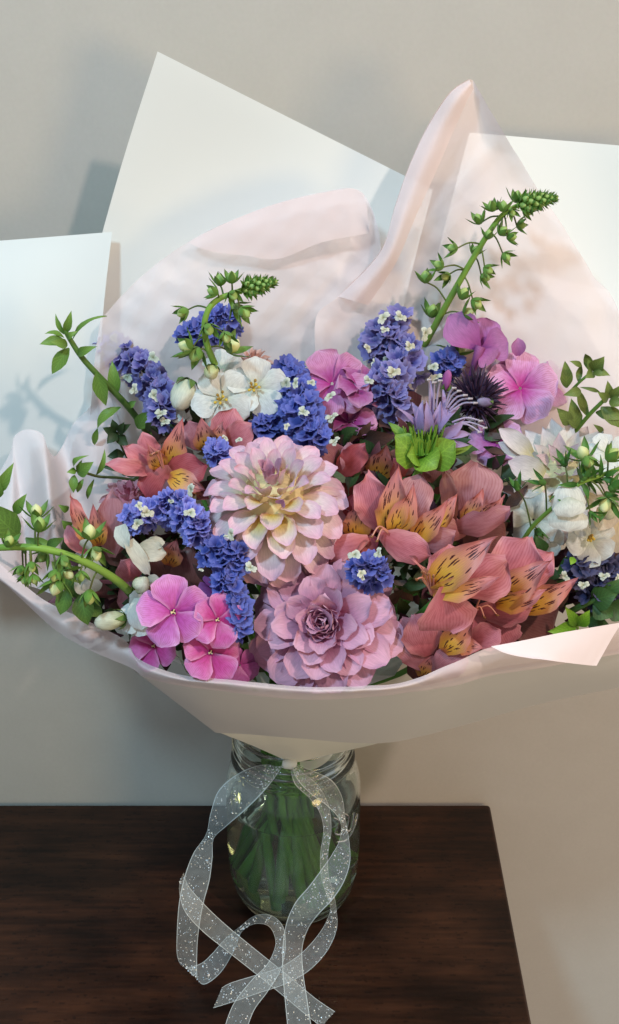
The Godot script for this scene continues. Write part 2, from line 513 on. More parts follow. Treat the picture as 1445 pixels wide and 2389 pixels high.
# ---------------------------------------------------------------- papers
func build_papers() -> void:
	var white := col("ededea")
	var wf := func(_u, _v): return white
	var th := func(called, label, rows, cr_amt, freq, nu, nv, smooth) -> void:
		var m: M = loft(rows, nu, nv, cr_amt, freq, wf, smooth)
		var o := put(self, called, m, "white_paper")
		tag(o, label, "wrapping paper", "white sheets behind the flowers")
	th.call("white_paper", "tall white paper sheet whose pointed corner rises highest, left of centre", [row([[368, 120, 0.060], [690, 282, 0.046], [1010, 443, 0.046]]), row([[262, 460, 0.060], [560, 560, 0.05], [960, 640, 0.062]]), row([[100, 1060, 0.074], [480, 1070, 0.08], [860, 1060, 0.09]])], 0.0, 1.0, 24, 24, true)
	th.call("white_paper", "white paper sheet at the lower left, its top edge nearly level behind the leafy sprig", [row([[-260, 581, 0.04], [60, 557, 0.062], [262, 541, 0.068]]), row([[-240, 800, 0.07], [30, 790, 0.087], [238, 770, 0.085]]), row([[-200, 1280, 0.085], [40, 1220, 0.10], [225, 1090, 0.105]])], 0.0, 1.0, 20, 20, true)
	th.call("white_paper", "white paper sheet at the right edge behind the pointed pink tissue", [row([[1096, 309, 0.030], [1360, 332, 0.028], [1640, 356, 0.05]]), row([[1010, 640, 0.05], [1400, 660, 0.052], [1660, 680, 0.075]]), row([[940, 950, 0.07], [1300, 1040, 0.095], [1680, 1100, 0.12]])], 0.0, 1.0, 20, 20, true)
	# the outer paper of the front, a cone that narrows to the neck
	var W := thing("paper_wrap", "greyish white paper cone wrapped round the front of the bouquet above the jar", "wrapping paper", P(700, 1700, 0.2))
	var m := loft([
		row([[306, 1556, 0.242], [340, 1578, 0.252], [480, 1602, 0.276], [700, 1618, 0.283], [950, 1606, 0.278], [1150, 1560, 0.26], [1300, 1536, 0.238], [1520, 1500, 0.19]]),
		row([[404, 1633, 0.232], [420, 1640, 0.240], [510, 1660, 0.254], [700, 1672, 0.262], [925, 1668, 0.256], [1130, 1620, 0.238], [1290, 1585, 0.214], [1520, 1545, 0.17]]),
		row([[503, 1708, 0.214], [510, 1710, 0.217], [580, 1713, 0.226], [700, 1723, 0.236], [900, 1733, 0.226], [1090, 1690, 0.2], [1270, 1640, 0.175], [1520, 1590, 0.14]])], 60, 24, 0.0006, 500.0, wf)
	for k in m.c.size():
		m.c[k] = col("e2dcd6")
	put(W, "outer_sheet", m, "white_paper")
	m = loft([
		row([[503, 1706, 0.196], [600, 1694, 0.198], [700, 1690, 0.200], [820, 1694, 0.198], [950, 1716, 0.190]]),
		row([[586, 1738, 0.180], [640, 1738, 0.184], [700, 1738, 0.186], [760, 1738, 0.184], [860, 1740, 0.176]]),
		row([[672, 1776, 0.160], [684, 1777, 0.163], [695, 1778, 0.164], [705, 1776, 0.163], [738, 1768, 0.158]])], 30, 14, 0.0012, 350.0, wf)
	for k in m.c.size():
		m.c[k] = col("f4f0e2")
	put(W, "inner_sheet", m, "white_paper")
	# the tied waist and the hidden back of the cone
	var c := JAR + Vector3(0, 0, 0.012)
	m = M.new()
	lathe(m, [Vector2(0.112, 0.268), Vector2(0.075, 0.235), Vector2(0.04, 0.198), Vector2(0.026, 0.178), Vector2(0.024, 0.170), Vector2(0.025, 0.164), Vector2(0.028, 0.158)], 60, c, Vector3.UP, func(_t, _a): return white)
	for k in m.v.size():
		var a := atan2(m.v[k].z - c.z, m.v[k].x - c.x)
		var q := 1.0 + 0.04 * sin(a * 13.0) + 0.03 * sin(a * 19.0 + 1.0)
		m.v[k].x = c.x + (m.v[k].x - c.x) * q
		m.v[k].z = maxf(0.012, c.z + (m.v[k].z - c.z) * q)
	put(W, "tied_waist", m, "white_paper")

	# pink tissue
	var pink := col("faeaec")
	var tf := func(_u, _v): return Color(pink.r, pink.g, pink.b, 0.62)
	var td := func(_u, _v): return Color(pink.r * 0.96, pink.g * 0.93, pink.b * 0.93, 0.66)
	var T := thing("tissue_paper", "crumpled pale pink tissue standing behind the flowers left of centre, top edge folded over", "tissue paper", P(600, 800, 0.09), "pale pink tissue sheets")
	m = loft([
		row([[235, 745, 0.095], [330, 645, 0.088], [450, 558, 0.086], [600, 490, 0.082], [720, 455, 0.08], [828, 440, 0.08], [866, 482, 0.083], [884, 545, 0.088], [890, 592, 0.094]]),
		row([[222, 830, 0.10], [350, 720, 0.094], [470, 650, 0.089], [610, 600, 0.086], [720, 580, 0.084], [800, 590, 0.083], [850, 620, 0.084], [860, 650, 0.086], [850, 690, 0.090]]),
		row([[214, 930, 0.105], [360, 850, 0.100], [480, 800, 0.096], [610, 780, 0.094], [700, 770, 0.092], [745, 770, 0.091], [765, 780, 0.090], [780, 790, 0.088], [790, 800, 0.092]]),
		row([[200, 1050, 0.11], [360, 1050, 0.10], [480, 1030, 0.095], [610, 1000, 0.09], [700, 980, 0.09], [745, 960, 0.09], [765, 950, 0.09], [780, 940, 0.09], [790, 930, 0.092]])], 150, 110, 0.0034, 170.0, tf)
	put(T, "sheet", m, "tissue")
	m = loft([
		row([[440, 566, 0.0935], [520, 524, 0.0920], [620, 484, 0.0910], [730, 455, 0.0900], [828, 442, 0.0890], [858, 478, 0.0920]]),
		row([[470, 580, 0.0945], [540, 560, 0.0940], [640, 540, 0.0930], [740, 510, 0.0920], [820, 495, 0.0910], [858, 505, 0.0930]]),
		row([[510, 590, 0.0950], [570, 596, 0.0950], [650, 604, 0.0940], [750, 566, 0.0930], [850, 546, 0.0920], [862, 540, 0.0940]])], 40, 14, 0.0016, 200.0, td)
	put(T, "folded_edge", m, "tissue")

	T = thing("tissue_paper", "tall pointed pale pink tissue standing behind the green bud spike on the right", "tissue paper", P(1080, 700, 0.09), "pale pink tissue sheets")
	var left := [[760, 1000, 0.106], [735, 762, 0.101], [790, 690, 0.097], [886, 588, 0.095], [922, 480, 0.091], [955, 385, 0.086], [1000, 290, 0.080], [1050, 215, 0.078], [1094, 184, 0.07]]
	var midl := [[920, 1040, 0.10], [930, 800, 0.088], [960, 700, 0.082], [1000, 560, 0.08], [1030, 460, 0.076], [1055, 370, 0.072], [1075, 290, 0.068], [1092, 228, 0.066], [1099, 185, 0.067]]
	var midr := [[1190, 1140, 0.10], [1180, 800, 0.086], [1170, 680, 0.079], [1165, 540, 0.072], [1155, 450, 0.064], [1140, 370, 0.062], [1125, 300, 0.062], [1112, 235, 0.063], [1103, 187, 0.065]]
	var rite := [[1540, 1160, 0.115], [1450, 745, 0.084], [1385, 640, 0.076], [1310, 520, 0.070], [1258, 445, 0.067], [1212, 370, 0.067], [1168, 298, 0.071], [1132, 237, 0.068], [1106, 190, 0.065]]
	m = loft([row(left), row(midl), row(midr), row(rite)], 150, 110, 0.0030, 150.0, tf)
	put(T, "sheet", m, "tissue")
	var l2 := []
	for k in 7:
		l2.append([left[k + 2][0] + [70, 40, 50, 60, 56, 40, 12][k], left[k + 2][1] + 22, left[k + 2][2] - 0.001])
	var l1 := left.slice(2).map(func(a): return [a[0] + 1.0, a[1] + 2.0, a[2] + 0.001])
	var lm := []
	for k in 7:
		lm.append([(l1[k][0] + l2[k][0]) / 2, (l1[k][1] + l2[k][1]) / 2, l1[k][2] + 0.004])
	m = loft([row(l1), row(lm), row(l2)], 50, 10, 0.0012, 200.0, td)
	put(T, "rolled_edge", m, "tissue")

	T = thing("tissue_paper", "softly pleated pale pink tissue lobes at the left edge, above the arching green bud stem", "tissue paper", P(100, 1200, 0.14), "pale pink tissue sheets")
	m = loft([
		row([[-90, 1210, 0.135], [-20, 1130, 0.128], [22, 1060, 0.118], [34, 1018, 0.112], [64, 1002, 0.112], [98, 1012, 0.116], [112, 1046, 0.126], [128, 1064, 0.118], [146, 1040, 0.108], [170, 990, 0.104], [205, 955, 0.104], [250, 900, 0.104]]),
		row([[-90, 1260, 0.16], [-20, 1200, 0.15], [25, 1140, 0.142], [42, 1100, 0.128], [70, 1090, 0.132], [105, 1096, 0.15], [126, 1110, 0.146], [146, 1120, 0.126], [170, 1110, 0.118], [200, 1080, 0.126], [240, 1050, 0.122], [290, 1020, 0.11]]),
		row([[-90, 1300, 0.18], [-20, 1270, 0.175], [30, 1240, 0.165], [56, 1220, 0.15], [90, 1210, 0.158], [120, 1210, 0.172], [146, 1220, 0.162], [170, 1220, 0.142], [200, 1200, 0.138], [230, 1180, 0.142], [270, 1150, 0.136], [320, 1120, 0.12]]),
		row([[-90, 1345, 0.19], [-20, 1340, 0.19], [40, 1360, 0.186], [80, 1370, 0.18], [120, 1385, 0.182], [150, 1390, 0.182], [180, 1390, 0.176], [210, 1380, 0.168], [240, 1360, 0.16], [270, 1330, 0.155], [300, 1290, 0.15], [340, 1250, 0.14]])], 150, 80, 0.0020, 190.0, tf)
	put(T, "sheet", m, "tissue")

	T = thing("tissue_paper", "pale pink tissue along the front rim of the paper cone, right corner turned down", "tissue paper", P(700, 1600, 0.28), "pale pink tissue sheets")
	m = loft([
		row([[-60, 1262, 0.1740], [40, 1350, 0.1920], [110, 1404, 0.2060], [200, 1446, 0.2220], [290, 1492, 0.2400], [325, 1538, 0.2580], [420, 1574, 0.2750], [560, 1588, 0.2840], [700, 1602, 0.2870], [850, 1600, 0.2860], [950, 1590, 0.2830], [1060, 1546, 0.2760], [1150, 1510, 0.2680], [1300, 1482, 0.2480], [1450, 1454, 0.2160], [1540, 1440, 0.1860]]),
		row([[-60, 1300, 0.1805], [30, 1372, 0.1985], [110, 1432, 0.2145], [205, 1486, 0.2325], [298, 1526, 0.2505], [335, 1560, 0.2655], [420, 1586, 0.2795], [560, 1600, 0.2875], [700, 1614, 0.2900], [850, 1611, 0.2895], [950, 1602, 0.2860], [1060, 1570, 0.2775], [1150, 1546, 0.2675], [1300, 1514, 0.2465], [1450, 1484, 0.2145], [1540, 1470, 0.1845]]),
		row([[-60, 1318, 0.178], [10, 1362, 0.19], [125, 1466, 0.212], [210, 1516, 0.23], [302, 1556, 0.246], [340, 1580, 0.256], [420, 1599, 0.272], [560, 1618, 0.282], [700, 1632, 0.285], [850, 1628, 0.284], [950, 1616, 0.28], [1060, 1600, 0.27], [1150, 1576, 0.26], [1300, 1552, 0.238], [1450, 1524, 0.204], [1540, 1510, 0.175]])], 220, 20, 0.0020, 240.0, td)
	put(T, "rim", m, "tissue")
	m = loft([
		row([[1146, 1508, 0.277], [1200, 1498, 0.272], [1300, 1478, 0.258], [1380, 1464, 0.244], [1452, 1452, 0.228]]),
		row([[1180, 1524, 0.279], [1230, 1526, 0.274], [1310, 1518, 0.262], [1375, 1508, 0.249], [1430, 1486, 0.235]]),
		row([[1232, 1536, 0.276], [1262, 1538, 0.274], [1320, 1546, 0.263], [1372, 1552, 0.252], [1392, 1553, 0.248]])], 26, 12, 0.0008, 300.0, func(_u, _v): return Color(pink.r * 1.02, pink.g * 1.03, pink.b * 1.05, 0.95))
	put(T, "turned_corner", m, "tissue")

# ---------------------------------------------------------------- ribbons
func ribbon(called: String, label: String, knots: Array) -> Node3D:      # each knot: px, py, height above the table, half width across as dx, dy (px) and dh (metres)
	var k0: Array = knots[0]
	var t := thing(called, label, "ribbon", H(k0[0], k0[1], k0[2]), "sheer ribbon tails")
	var a := []
	var b := []
	for k in knots:
		a.append(H(k[0] - k[3], k[1] - k[4], maxf(k[2] - k[5], 0.0022)))
		b.append(H(k[0] + k[3], k[1] + k[4], maxf(k[2] + k[5], 0.0022)))
	var m := M.new()
	var e := M.new()
	var g := M.new()
	var n := knots.size() * 12
	for j in n + 1:
		var u := float(j) / n
		var pa: Vector3 = catmull(a, u)
		var pb: Vector3 = catmull(b, u)
		pa.y = maxf(pa.y, 0.0015); pb.y = maxf(pb.y, 0.0015)
		for i in 9:
			var f := float(i) / 8
			var al := 0.185 + 0.05 * nz.get_noise_2d(j * 5.0, i * 9.0)
			if i == 0 or i == 8:
				al = 0.85
			m.vert(pa.lerp(pb, [0.0, 0.045, 0.2, 0.35, 0.5, 0.65, 0.8, 0.955, 1.0][i]), Color(0.86, 0.92, 0.92, al), Vector2(f, u * knots.size()))
	m.quads(0, 9, n + 1)
	put(t, "sheer_band", m, "organza")
	for q in knots.size() * 64:
		var u := rng.randf()
		if nz.get_noise_2d(u * knots.size() * 60.0, 7.0 * k0[0]) < -0.12:
			continue
		var f := rng.randf_range(0.06, 0.94)
		var p: Vector3 = (catmull(a, u) as Vector3).lerp(catmull(b, u), f)
		p.y = maxf(p.y, 0.0026)
		p += cb * 0.0006
		var s := rng.randf_range(0.00024, 0.00064)
		var d := Vector3(rng.randfn(), rng.randfn(), rng.randfn()).normalized()
		var d2 := d.cross(Vector3(rng.randfn(), rng.randfn(), rng.randfn())).normalized()
		var w := col(["ffffff", "e8f4ff", "dfefff", "fff6e6"][rng.randi() % 4])
		g.tri(p + d * s, p - d * s * 0.5 + d2 * s, p - d * s * 0.6 - d2 * s * 0.9, w)
	var o := put(t, "glitter", g, "glitter")
	o.set_meta("kind", "stuff")
	return t

func build_ribbons() -> void:
	ribbon("ribbon_tail", "sheer glittery ribbon tail looping down the left of the jar and off the front", [
		[664, 1784, 0.166, 3, -8, 0.0], [628, 1800, 0.163, 12, 16, 0.004], [585, 1828, 0.154, 24, 26, 0.006], [540, 1868, 0.138, 28, 26, 0.004], [510, 1912, 0.122, 18, 16, 0.0], [490, 1952, 0.107, 9, 5, 0.0], [474, 1996, 0.094, 22, 6, 0.0], [460, 2050, 0.078, 29, 5, 0.0], [446, 2110, 0.06, 28, 3, 0.0], [438, 2180, 0.036, 25, 1, 0.0], [437, 2235, 0.016, 23, 4, 0.0], [446, 2270, 0.006, 16, 14, 0.0],
		[474, 2272, 0.006, 6, 24, 0.0], [506, 2246, 0.012, 10, 22, 0.0], [535, 2205, 0.022, 12, 12, 0.004], [560, 2170, 0.03, 4, 5, 0.006], [592, 2147, 0.034, -2, 10, 0.006], [625, 2146, 0.034, -6, 11, 0.004], [648, 2166, 0.028, -12, 6, 0.0], [655, 2205, 0.018, -12, 0, 0.0], [640, 2255, 0.010, -16, -6, 0.0], [606, 2300, 0.007, -20, -12, 0.0], [568, 2352, 0.006, -24, -8, 0.0], [545, 2420, 0.006, -26, -4, 0.0], [535, 2480, 0.006, -26, -2, 0.0]])
	ribbon("ribbon_tail", "sheer glittery ribbon tail slanting across the table to a cut end at the bottom right", [
		[424, 2046, 0.058, 5, -10, 0.0], [430, 2078, 0.052, 10, -12, 0.0], [452, 2116, 0.042, 18, -14, 0.0], [490, 2156, 0.028, 18, -16, 0.0], [540, 2198, 0.016, 14, -18, 0.0], [600, 2246, 0.008, 13, -18, 0.0], [660, 2294, 0.004, 13, -18, 0.0], [720, 2344, 0.003, 14, -17, 0.0], [766, 2378, 0.003, 16, -18, 0.0]])
	ribbon("ribbon_tail", "sheer glittery ribbon tail in front of the right of the jar, ending off the front", [
		[686, 1788, 0.167, 4, -6, 0.0], [716, 1812, 0.160, 18, -12, 0.0], [752, 1838, 0.150, 22, -18, 0.0], [782, 1870, 0.138, 16, -12, 0.0], [800, 1912, 0.124, 6, -4, 0.0], [804, 1960, 0.108, 11, 2, 0.0], [796, 2002, 0.096, 21, 9, 0.0], [776, 2044, 0.084, 26, 15, 0.0], [748, 2084, 0.072, 27, 16, 0.0], [716, 2120, 0.06, 26, 15, 0.0], [694, 2160, 0.045, 25, 8, 0.0], [683, 2210, 0.028, 23, 2, 0.0], [684, 2270, 0.014, 24, -1, 0.0], [692, 2340, 0.009, 26, -3, 0.0], [702, 2420, 0.007, 28, -3, 0.0], [708, 2480, 0.007, 28, -3, 0.0]])
	ribbon("ribbon_tail", "thin sheer ribbon tail beside the right jar side, curling back left to a slanted end", [
		[680, 1788, 0.167, 4, 6, 0.0], [704, 1820, 0.158, 16, -8, 0.0], [736, 1852, 0.146, 14, -10, 0.0], [758, 1892, 0.132, 11, -5, 0.0], [764, 1940, 0.116, 9, 0, 0.0], [757, 1990, 0.10, 9, 0, 0.0], [758, 2040, 0.082, 9, -1, 0.0], [770, 2084, 0.062, 8, -4, 0.0], [778, 2120, 0.046, 7, 0, 0.0], [772, 2162, 0.03, 14, 5, 0.0], [748, 2206, 0.017, 16, 12, 0.0], [710, 2246, 0.009, 12, 18, 0.0], [660, 2276, 0.006, 6, 20, 0.0], [600, 2296, 0.005, 4, 21, 0.0], [545, 2314, 0.004, 4, 22, 0.0], [508, 2328, 0.004, -10, 24, 0.0]])
	var t := thing("ribbon_knot", "sheer ribbon knotted round the paper above the jar mouth", "ribbon", H(675, 1780, 0.167))
	var m := M.new()
	var c := JAR + Vector3(0, 0.167, 0.012)
	for j in 3:
		for i in 61:
			var a := TAU * i / 60
			var r := 0.0285 + 0.001 * sin(a * 7) + (0.0015 if j == 1 else 0.0)
			m.vert(c + Vector3(r * cos(a), 0.005 * (j - 1) + 0.002 * sin(a * 2), r * sin(a)), Color(0.8, 0.84, 0.83, 0.55), Vector2(i * 0.2, j * 0.5))
	m.quads(0, 61, 3)
	put(t, "band", m, "organza")
	m = M.new()
	lathe(m, [Vector2(0, -0.005), Vector2(0.0026, -0.004), Vector2(0.0036, 0), Vector2(0.0026, 0.004), Vector2(0, 0.005)], 12, H(676, 1782, 0.168), toward(1, 0.15, 0.0), func(_t, _a): return Color(0.8, 0.82, 0.8, 0.85))
	put(t, "knot", m, "organza")
	# the short loop end that lies on the right
	m = loft([[H(700, 1776, 0.167), H(735, 1772, 0.168), H(768, 1748, 0.172), H(776, 1738, 0.174)], [H(700, 1786, 0.165), H(726, 1796, 0.163), H(762, 1778, 0.165), H(786, 1746, 0.170)]], 20, 6, 0.0, 1.0, func(_u, _v): return Color(0.8, 0.84, 0.83, 0.45))
	put(t, "loop_end", m, "organza")

# ---------------------------------------------------------------- flowers
func stem(t: Node3D, px: float, py: float, dz: float, k: int, r := 0.0022, hex := "41642c") -> void:      # from the flower down through the neck into the water
	var a := k * 2.399
	var top := P(px, py, Z + dz)
	var neck := JAR + Vector3(0.016 * cos(a), 0.166, 0.010 + 0.013 * sin(a))
	var low := JAR + Vector3(0.036 * sqrt(fmod(k * 0.37, 1.0)) * -cos(a + 0.8 + 1.1 * sin(k * 5.0)), 0.012 + 0.005 * (k % 4), 0.034 * sqrt(fmod(k * 0.37, 1.0)) * -sin(a + 0.8 + 1.1 * sin(k * 5.0)))
	var m := M.new()
	var c := col(hex)
	var lum := 1.5 + 1.8 * fmod(k * 0.618, 1.0)
	c = Color(c.r * lum, c.g * lum, c.b * lum * 0.9)
	r *= 0.75 + 0.6 * fmod(k * 0.37 + 0.2, 1.0)
	tube(m, [top, top.lerp(neck, 0.5) + Vector3(0, -0.012, 0), neck, neck.lerp(low, 0.5) + Vector3(0.003 * sin(k * 1.3), 0, 0.003 * cos(k * 2.1)), low], r, r * 1.25, 8, 26, c, Color(c.r * 0.85, c.g * 0.95, c.b * 0.8))
	put(t, "stem", m, "stem")

func dahlia(t: Node3D, c: Vector3, axis: Vector3, R: float, n: int, o: Dictionary) -> void:
	# petals in a spiral over a dome, each leaning outwards from the dome so that its upper face shows
	var b := basis_y(axis)
	var flat: float = o.get("flat", 0.8)
	var jit: float = o.get("jit", 1.0)
	var top: float = o.get("top", 112.0)
	var dome: float = o.get("dome", 0.55)
	var core := M.new()
	var rc := R * dome * 0.86
	var ring := []
	for q in 9:
		ring.append(Vector2(rc * 0.95 * sin(PI * q / 8.0), -rc * flat * cos(PI * q / 8.0)))
	lathe(core, ring, 18, c, axis, func(_t, _a): return o.cols[0])
	put(t, "receptacle", core, "petal")
	for i in n:
		var s := 1.0 - float(i) / (n - 1)                    # 1 outermost, 0 in the heart
		var th := deg_to_rad(top * pow(s, o.get("p", 0.68)) + rng.randf_range(-3, 3) * jit)
		var ph := th + deg_to_rad(o.get("lean", 34.0) * smoothstep(0.1, 0.6, s) + rng.randf_range(-5, 5) * jit)
		var az := i * 2.39996 + rng.randf_range(-0.1, 0.1) * jit
		var rad := b * Vector3(cos(az), 0, sin(az))
		var base := c + axis * (cos(th) * dome * flat * R) + rad * (sin(th) * dome * R * 0.9)
		var dir := axis * cos(ph) + rad * sin(ph)
		var nrm := axis * sin(ph) - rad * cos(ph)
		var L := R * lerpf(o.get("l0", 0.22), o.get("l1", 0.55), pow(s, 0.7)) * (1.0 + rng.randf_range(-0.08, 0.06) * jit)
		var w := R * lerpf(o.get("w0", 0.06), o.get("w1", 0.2), pow(s, 0.6))
		var k: Array = o.cols if s > o.get("core", 0.12) else o.core_cols
		if o.has("pit") and base.distance_to(o.pit) < R * 0.28:
			k = o.pit_cols
		var m := M.new()
		petal(m, base - dir * L * 0.25, base + dir * L * 0.86, nrm.rotated(dir, rng.randf_range(-0.18, 0.18) * jit), w, {"prof": o.get("prof", "dahlia"), "cup": o.get("cup", 0.42) * rng.randf_range(0.7, 1.2), "bend": o.get("bend", 0.05), "curl": o.get("curl", 0.04) * rng.randf_range(-0.6, 2.0), "ruf": o.get("ruf", 0.025), "cols": k, "edge": o.get("edge", Color(0, 0, 0, 0)), "nu": 7, "nv": 10})
		put(t, "petal", m, "petal")

func rosette(t: Node3D, called: String, px: float, py: float, dz: float, R: float, face: Vector3, spin: float, o: Dictionary, n := 5) -> Node3D:
	# a flat flower of broad overlapping petals with a small eye; R in photo pixels
	var c := P(px, py, Z + dz)
	var s := mpp(c)
	var g := group_of(t, called, c)
	var b := basis_y(face)
	var sk: Array = o.get("skip", [])
	for i in n:
		var az := deg_to_rad(spin) + TAU * i / n + rng.randf_range(-0.1, 0.1)
		var rad := b * Vector3(cos(az), 0, sin(az))
		var L := R * s * rng.randf_range(0.92, 1.06)
		var el := deg_to_rad(o.get("el", 12.0) + rng.randf_range(-8, 8))
		if i in sk:
			continue
		var m := M.new()
		var dir := rad * cos(el) + face * sin(el)
		var nrm := (face * cos(el) - rad * sin(el)).rotated(dir, o.get("twist", 0.3) + rng.randf_range(-0.12, 0.12))
		petal(m, c + rad * (R * s * 0.04), c + dir * L, nrm, L * o.get("w", 0.5) * 0.9, {"prof": o.get("prof", "phlox"), "cup": o.get("cup", -0.06), "bend": o.get("bend", 0.06), "curl": o.get("curl", 0.08), "ruf": o.get("ruf", 0.05), "cols": o.cols, "edge": o.get("edge", Color(0, 0, 0, 0)), "nu": 9, "nv": 10})
		put(g, "petal", m, o.get("mat", "rose_petal"))
	if o.has("eye"):
		var m := M.new()
		var q := R * s
		lathe(m, [Vector2(0, q * 0.035), Vector2(q * 0.06, q * 0.04), Vector2(q * 0.10, q * 0.065), Vector2(q * 0.115, q * 0.05), Vector2(q * 0.1, q * 0.0)], 12, c, face, func(v, _a): return o.eye if v < 0.45 else o.cols[0])
		put(g, "eye", m, "bud")
		m = M.new()
		for k in 4:
			var d := (b * Vector3(cos(k * 1.9), 0, sin(k * 1.9)))
			tube(m, [c + face * q * 0.03, c + face * q * 0.07 + d * q * 0.03, c + face * q * 0.085 + d * q * 0.075], q * 0.017, q * 0.02, 5, 4, col("e8cf9a"), col("f0dcb0"))
		put(g, "anther", m, "bud")
	if o.has("tube_col"):
		var m := M.new()
		tube(m, [c, c - face * R * s * 0.25, c - face * R * s * 0.6], R * s * 0.07, R * s * 0.04, 8, 6, o.tube_col, o.tube_col)
		put(g, "flower_tube", m, "petal")
	return g

var calyx_mesh := {}
var floret_mesh: ArrayMesh
func make_calyxes(kind: String, base: String, mid: String, rim: String) -> void:       # papery ruffled cups, four shapes of each tone
	var list := []
	for k in 5:
		var m := M.new()
		var nu := 41
		var tone := rng.randf_range(0.86, 1.1)
		var stretch := rng.randf_range(0.85, 1.15)
		for j in 7:
			var v := j / 6.0
			for i in nu:
				var a := TAU * (i % (nu - 1)) / (nu - 1)
				var pl := sin(a * 5.0 + k * 1.3)
				var wav := sin(a * 10.0 + k * 2.1) * 0.5 + sin(a * 3.0 + k) * 0.5
				var r: float = 0.10 + 0.18 * v + [0.60, 0.36, 0.66, 0.48, 0.54][k] * pow(v, 2.6)
				r *= 1.0 + v * v * (0.06 * pl + 0.10 * wav + 0.05 * rng.randf_range(-1, 1))
				var y := v * 0.95 - 0.16 * pow(v, 4.0) + v * v * v * (0.08 * pl + 0.13 * wav + 0.07 * rng.randf_range(-1, 1))
				var c := ramp([col(base), col(mid), col(mid), col(rim)], clampf(v + 0.05 * pl, 0, 1))
				m.vert(Vector3(r * cos(a), y, r * stretch * sin(a)), Color(c.r * tone, c.g * tone, c.b * tone), Vector2(i * 0.1, v))
		m.quads(0, nu, 7)
		list.append(m.mesh())
	calyx_mesh[kind] = list

func make_floret() -> void:                                 # the small white corolla of statice: five notched petals
	var m := M.new()
	for i in 5:
		var a := TAU * i / 5
		for h in [-0.22, 0.22]:
			var d := Vector3(cos(a + h), 0.25 + 0.3 * sin(i * 2.3), sin(a + h)) * (0.8 + 0.3 * sin(i * 4.1 + 1.0))
			petal(m, Vector3.ZERO, d, Vector3.UP, 0.34, {"prof": "phlox", "cup": 0.1, "curl": 0.2, "ruf": 0.03, "cols": [col("8a8a60"), col("d8d8c4"), col("e6e6dc")], "nu": 4, "nv": 5})
	floret_mesh = m.mesh()

func statice(label: String, kind: String, spine: Array, count: int, whites: Array, r_px: float, k: int, dz := 0.0) -> Node3D:
	# spine: px, py, radius (px) of the flower mass
	var t := bloom("statice_sprig", label, "statice", spine[0][0], spine[0][1], dz, "blue statice sprigs")
	var zc := Z
	# green branch with bracts behind the cups
	var pts := []
	for s in spine:
		pts.append(P(s[0], s[1], zf(s[0], s[1]) + dz - 0.012))
	var m := M.new()
	if pts.size() > 1:
		tube(m, pts, 0.0022, 0.0016, 6, 16, col("40552c"), col("4a5c34"))
	for q in 26:
		var p: Vector3 = catmull(pts, rng.randf()) if pts.size() > 1 else pts[0]
		var d := Vector3(rng.randfn(), rng.randfn() + 0.4, rng.randfn() + 0.6).normalized()
		petal(m, p, p + d * 0.011, Vector3(rng.randfn(), rng.randfn(), 1), 0.0022, {"prof": "leaf", "cols": [col("3c4f28"), col("55603a"), col("6a5848")], "nu": 3, "nv": 5})
	put(t, "branch", m, "stem")
	var list: Array = calyx_mesh[kind]
	count = int(count * 1.3)
	r_px *= 0.8
	for i in count:
		var u := float(i) / count + rng.randf_range(-0.05, 0.05)
		var sp := []
		for s in spine:
			sp.append(Vector3(s[0], s[1], s[2]))
		var q: Vector3 = sp[0] if sp.size() == 1 else catmull(sp, clampf(u, 0, 1))
		var a := i * 2.39996 + rng.randf() * 0.5
		var rr := sqrt(fmod(i * 0.618 + rng.randf() * 0.15, 1.0)) * rng.randf_range(0.8, 1.16)
		var x := q.x + cos(a) * rr * (q.z - r_px * 0.45)
		var y := q.y + sin(a) * rr * (q.z - r_px * 0.45)
		var dome := sqrt(maxf(0.0, 1.0 - rr * rr * 0.9))
		var s := mpp(pts[0])
		var z := zf(q.x, q.y) + dz + (dome - 0.6) * q.z * s * 0.75
		var axis := toward(cos(a) * rr * 1.1 + rng.randf_range(-0.35, 0.35), -sin(a) * rr * 1.1 + 0.30 + rng.randf_range(-0.35, 0.35), 0.35 + dome * 0.6)
		var size := r_px * s * 1.4 * rng.randf_range(0.72, 1.25)
		use(t, "calyx", list[i % list.size()], "calyx", P(x, y, z) - axis * size * 0.55, axis, size, rng.randf() * TAU)
	for w in whites:
		var s := mpp(pts[0])
		var near := 1e9
		var q := Vector3.ZERO
		for e in spine:
			var d: float = Vector2(e[0] - w[0], e[1] - w[1]).length() - e[2]
			if d < near:
				near = d; q = Vector3(e[0], e[1], e[2])
		var z := zf(q.x, q.y) + dz + 0.5 * q.z * s * 0.75 + 0.008
		use(t, "white_floret", floret_mesh, "petal", P(w[0], w[1], z), toward(rng.randf_range(-0.8, 0.8), rng.randf_range(-0.3, 1.0), 1.0), (w[2] if w.size() > 2 else 15.0) * s * rng.randf_range(0.8, 1.0), rng.randf() * 6.0)
	Z = zc
	if k >= 0:
		stem(t, spine[-1][0], spine[-1][1], -0.02, k, 0.0021, "4a6a34")
	return t

